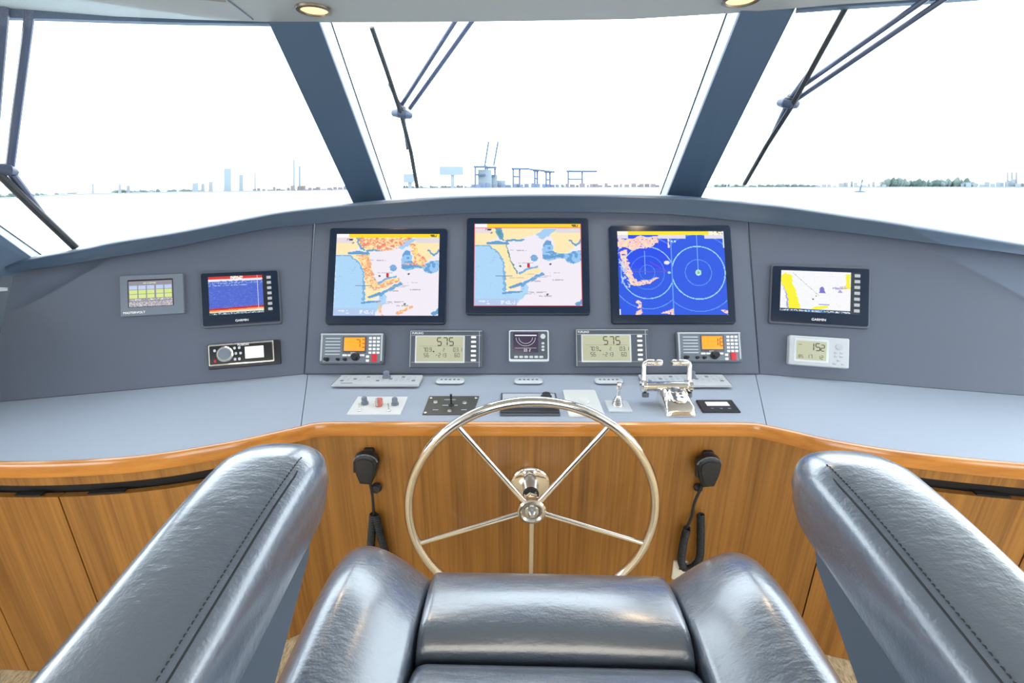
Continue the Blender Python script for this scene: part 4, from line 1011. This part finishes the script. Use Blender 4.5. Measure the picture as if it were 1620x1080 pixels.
# ------------------------------------------------------------------ wipers outside the glass
def wiper(label, blade, pivot, arms, P0, n, mountpx=None, rb=.0085, ra=.0082):
    P0 = P0 + n * .045
    on = lambda x, y, o=0: onp(x, y, P0 + n * o, n)
    pv = on(*pivot); t = empty('windscreen_wiper', Matrix.Translation(pv), label, 'wiper', 'black pantograph wipers outside the windscreen')
    I = Matrix.Translation(-pv)
    bl_ = [on(*q_) for q_ in blade]
    b = MB(); b.tube(bl_, rb, 8, m=I); o = b.build('blade', 'rubber', t)
    MB().tube([bl_[0].lerp(bl_[-1], .3) + n * .012, pv + n * .018, bl_[0].lerp(bl_[-1], .72) + n * .012], [rb * .5, rb * 1.1, rb * .5], 8, m=I).build('blade_bridge', 'wiper', t)
    for a_, c_ in arms: MB().tube([on(*a_, .02), on(*c_, .02)], ra, 8, m=I).build('arm', 'wiper', t)
    e = on(pivot[0] - 14, pivot[1], .02) - pv; f_ = on(pivot[0] + 14, pivot[1] + 4, .02) - pv
    MB().tube([e, e * .3, f_ * .3, f_], [.012, .018, .018, .012], 10).build('pivot_bracket', 'wiper', t)
    MB().lathe([(.0001, 0), (.014, 0), (.014, .03), (.0001, .032)], (0, 0, 0), n, 16).build('pivot_cap', 'rubber', t)
nC = (sbR - sbL).cross(stL - sbL).normalized(); nC = nC if nC.y > 0 else -nC
wiper('black twin-arm wiper hanging in the centre windscreen pane near the left post', [(588, 43), (612, 112), (635, 182), (650, 240), (660, 296)], (636, 179), [((760, 15), (648, 172)), ((732, 15), (636, 165))], sbL + o_, nC)
nR = (Rb - oR).cross(tR - oR).normalized(); nR = nR if nR.y > 0 else -nR
wiper('black twin-arm wiper in the right windscreen pane beyond the right post', [(1340, 8), (1292, 95), (1250, 172), (1213, 230), (1178, 291)], (1247, 162), [((1535, -30), (1262, 156)), ((1505, -30), (1268, 137))], oR + o_, nR)
nL = (oL - Lb).cross(Lt - Lb).normalized(); nL = nL if nL.y > 0 else -nL
wiper('black twin-arm wiper at the far left edge of the left windscreen pane', [(-60, 222), (0, 277), (60, 335), (120, 392)], (10, 268), [((50, 0), (16, 262)), ((8, 0), (-10, 210))], oL + o_, nL, ra=.011, rb=.012)

# ------------------------------------------------------------------ sea, far shore, skyline
SEA = -3.6
tag(MB().add([(-9000, 3.2, SEA), (9000, 3.2, SEA), (9000, 12000, SEA), (-9000, 12000, SEA)], [(0, 1, 2, 3)]).build('sea', 'sea', smooth=False), kind='structure')
SH = [(-60, 318), (0, 315), (130, 308), (300, 304.5), (420, 303), (520, 301.5), (640, 298.5), (900, 297), (1620, 297), (1700, 297)]
def shore(px):
    for (x0, y0), (x1, y1) in zip(SH[:-1], SH[1:]):
        if x0 <= px <= x1: return y0 + (y1 - y0) * (px - x0) / (x1 - x0)
    return 297
concrete = mat('pale_concrete', (.2, .205, .21), .8); glassb = mat('blue_glass_facade', (.165, .2, .225), .5)
steel = mat('blue_crane_paint', (.05, .08, .14), .6); foliage = mat('far_foliage', (.06, .1, .085), .9, var=(.05, (.05, .08, .07), (.11, .14, .13), .4, .6)); brick = mat('far_roofs', (.15, .125, .13), .8); containers = mat('container_stack', (.1, .13, .22), .7)
base_ = []
for x in range(-60, 1701, 20): base_.append(onz(x, shore(x), SEA))
rr_ = [[p, p + Vector((0, 0, .0016 * p.length)), p * 1.0 + Vector((p.x, p.y, 0)).normalized() * p.length * .3 + Vector((0, 0, .0016 * p.length)), p + Vector((p.x, p.y, 0)).normalized() * p.length * .3] for p in base_]
tag(MB().loft(rr_).build('far_shore', concrete, smooth=False), kind='structure')
def far_box(mb, px0, px1, ytop, depth=.04, ybase=None, k=1.02):
    a_ = onz((px0 + px1) / 2, shore((px0 + px1) / 2), SEA); h = math.hypot(a_.x, a_.y) * k
    p0, p1 = onh(px0, ytop, h), onh(px1, ytop, h); yb_ = ybase if ybase else shore((px0 + px1) / 2)
    q0, q1 = onh(px0, yb_, h), onh(px1, yb_, h); out = Vector((p0.x, p0.y, 0)).normalized() * h * .008
    mb.loft([[q0, q1, q1 + out, q0 + out], [p0, p1, p1 + out, p0 + out]]); return mb
BG = 'hazy buildings along the far shore'
bl = [(354, 366, 266, 'widest pale high-rise tower on the far shore left of the left windscreen post', glassb), (378, 385, 276, 'narrow grey tower just right of the widest high-rise on the far shore', glassb), (304, 314, 289, 'low bluish block left of the widest high-rise on the far shore', glassb),
      (318, 324, 290, 'slim pale block close left of the widest high-rise', concrete), (402, 405, 274, 'thin mast-like tower right of the two grey towers', concrete), (463, 467, 252, 'tall faint slim tower near the left windscreen post', glassb), (472, 476, 262, 'faint slim tower closest to the left windscreen post', glassb),
      (187, 192, 291, 'small pale tower at far left of the skyline', concrete), (200, 206, 293, 'small pale block beside the far left tower of the skyline', concrete), (145, 149, 290, 'leftmost slim pale block of the skyline', concrete), (330, 337, 287, 'faint pale block between the slim block and the widest high-rise', concrete)]
for a_, b_, y, lab, mm in bl: tag(far_box(MB(), a_, b_, y).build('office_tower', mm, smooth=False), lab, 'building', BG)
for a_, b_, y, lab in ((695, 733, 263, 'wide blue-grey building on pillars on the far shore, left of the cranes'), (638, 655, 275, 'pale low block on the far shore directly left of the centre wiper tip')):
    mb = MB(); far_box(mb, a_, b_, y, ybase=y + 14); far_box(mb, (a_ + b_) / 2 + 2 - 3, (a_ + b_) / 2 + 5, y + 13)
    tag(mb.build('water_tower' if a_ > 690 else 'office_tower', glassb, smooth=False), lab, 'building', BG)
for k, (x, lab) in enumerate(((1592, 'leftmost of three slanting white silos at the right end of the skyline'), (1599, 'middle of three slanting white silos at the right end of the skyline'), (1606, 'rightmost of three slanting white silos at the right end of the skyline'))):
    tag(far_box(MB(), x, x + 4, 272, ybase=291).build('storage_silo', concrete, smooth=False), lab, 'silo', 'white silos at the right end of the skyline')
def crane(x0, x1, y, boom, lab):
    t_ = MB(); wd = 2.6
    for x in (x0, x1): far_box(t_, x - wd / 2, x + wd / 2, y)
    far_box(t_, x0 - 3, x1 + 3, y, ybase=y + 3.5); far_box(t_, x0, x1, y + 13, ybase=y + 15.5)
    a_ = onz((x0 + x1) / 2, shore(x0), SEA); h = math.hypot(a_.x, a_.y) * 1.02
    root = tag(t_.build('gantry_crane', steel, smooth=False), lab, 'crane', 'harbour cranes on the far shore')
    b = MB(); r_ = h * .0019
    b.tube([onh(boom[0], boom[1], h), onh(boom[2], boom[3], h)], r_, 6); b.build('boom', steel, root)
crane(752, 768, 262, (767, 262, 773, 224), 'harbour crane with its boom raised, left of the raised pair')
crane(771, 783, 263, (781, 262, 788, 224), 'harbour crane with its boom raised, right of the raised pair')
crane(812, 822, 265, (812, 267, 838, 267), 'short harbour crane right of the raised pair of cranes')
crane(846, 850, 268, (838, 268, 862, 270), 'thin crane between the short crane and the two-tier crane')
crane(864, 870, 270, (855, 270, 878, 272), 'two-tier crane over the blue container stack')
crane(899, 921, 269, (905, 271, 945, 271), 'widest harbour crane with low boom, rightmost in the centre pane')
mb = MB(); far_box(mb, 756, 778, 268); far_box(mb, 778, 787, 276); far_box(mb, 787, 800, 285)
tag(mb.build('warehouse', glassb, smooth=False), 'pale blue stepped warehouse under the pair of raised crane booms', 'building')
rs_ = random.Random(5)
for (a_, b_, y0, y1, mm, nm, lab, cat_, knd) in ((745, 888, 289, 292, containers, 'container_stack', 'long low row of blue containers beneath the harbour cranes', 'containers', 'stuff'), (890, 1040, 289, 293, brick, 'container_stack', 'low row of dull containers and sheds right of the cranes', 'containers', 'stuff'),
      (400, 545, 293, 300, brick, 'waterfront_houses', 'row of tiny waterfront houses left of the left windscreen post', 'houses', 'stuff'), (1290, 1400, 286, 294, concrete, 'waterfront_houses', 'pale tiny waterfront houses in the right windscreen pane', 'houses', 'stuff'), (1520, 1640, 283, 293, glassb, 'waterfront_houses', 'blue-grey houses at the far right end of the skyline', 'houses', 'stuff')):
    mb = MB(); x = a_
    while x < b_:
        wv = rs_.uniform(3, 9); far_box(mb, x, x + wv, rs_.uniform(y0, y1), k=1.0 + rs_.random() * .02); x += wv + rs_.choice((0, 0, 1, 3))
    tag(mb.build(nm, mm, smooth=False), lab, cat_, kind=knd)
def treeline(a_, b_, y0, y1, lab, k=1.03):
    mb = MB(); x = a_
    while x < b_:
        c = onz(x, shore(x), SEA); h = math.hypot(c.x, c.y) * (k + rs_.random() * .02); top = onh(x, rs_.uniform(y0, y1), h); bot = onh(x, shore(x), h); r_ = h * rs_.uniform(.002, .005)
        mb.lathe([(r_ * .3, 0), (r_, (top.z - bot.z) * .45), (r_ * .8, (top.z - bot.z) * .8), (.01, top.z - bot.z)], bot, (0, 0, 1), 7); x += rs_.uniform(2, 5)
    tag(mb.build('tree_line', foliage), lab, 'trees', kind='stuff')
treeline(0, 180, 304, 311, 'thin dark line of trees on the far shore in the left pane, beyond the left wiper')
treeline(180, 320, 298, 304, 'thin dark line of trees on the far shore left of the towers')
treeline(640, 745, 292, 296, 'low grey-green tree line beyond the tip of the centre wiper')
treeline(1115, 1300, 290, 295, 'low grey-green tree line right of the right windscreen post')
treeline(1395, 1540, 279, 290, 'wooded headland in the right windscreen pane', 1.05)
# beacon in the water
p = onz(1360, 304, SEA); sc = math.hypot(p.x, p.y) / 734
t = empty('channel_buoy', Matrix.Translation(p), 'small dark channel buoy floating before the right-hand shore', 'buoy')
MB().lathe([(sc * 6, 0), (sc * 6, sc * 1.2), (sc * 1.5, sc * 2)], n=12).build('float', steel, t)
MB().lathe([(sc * 1.2, 0), (sc * .6, sc * 10), (sc * 1.4, sc * 11), (.01, sc * 14)], (0, 0, sc * 1.8), n=8).build('beacon_tower', steel, t)
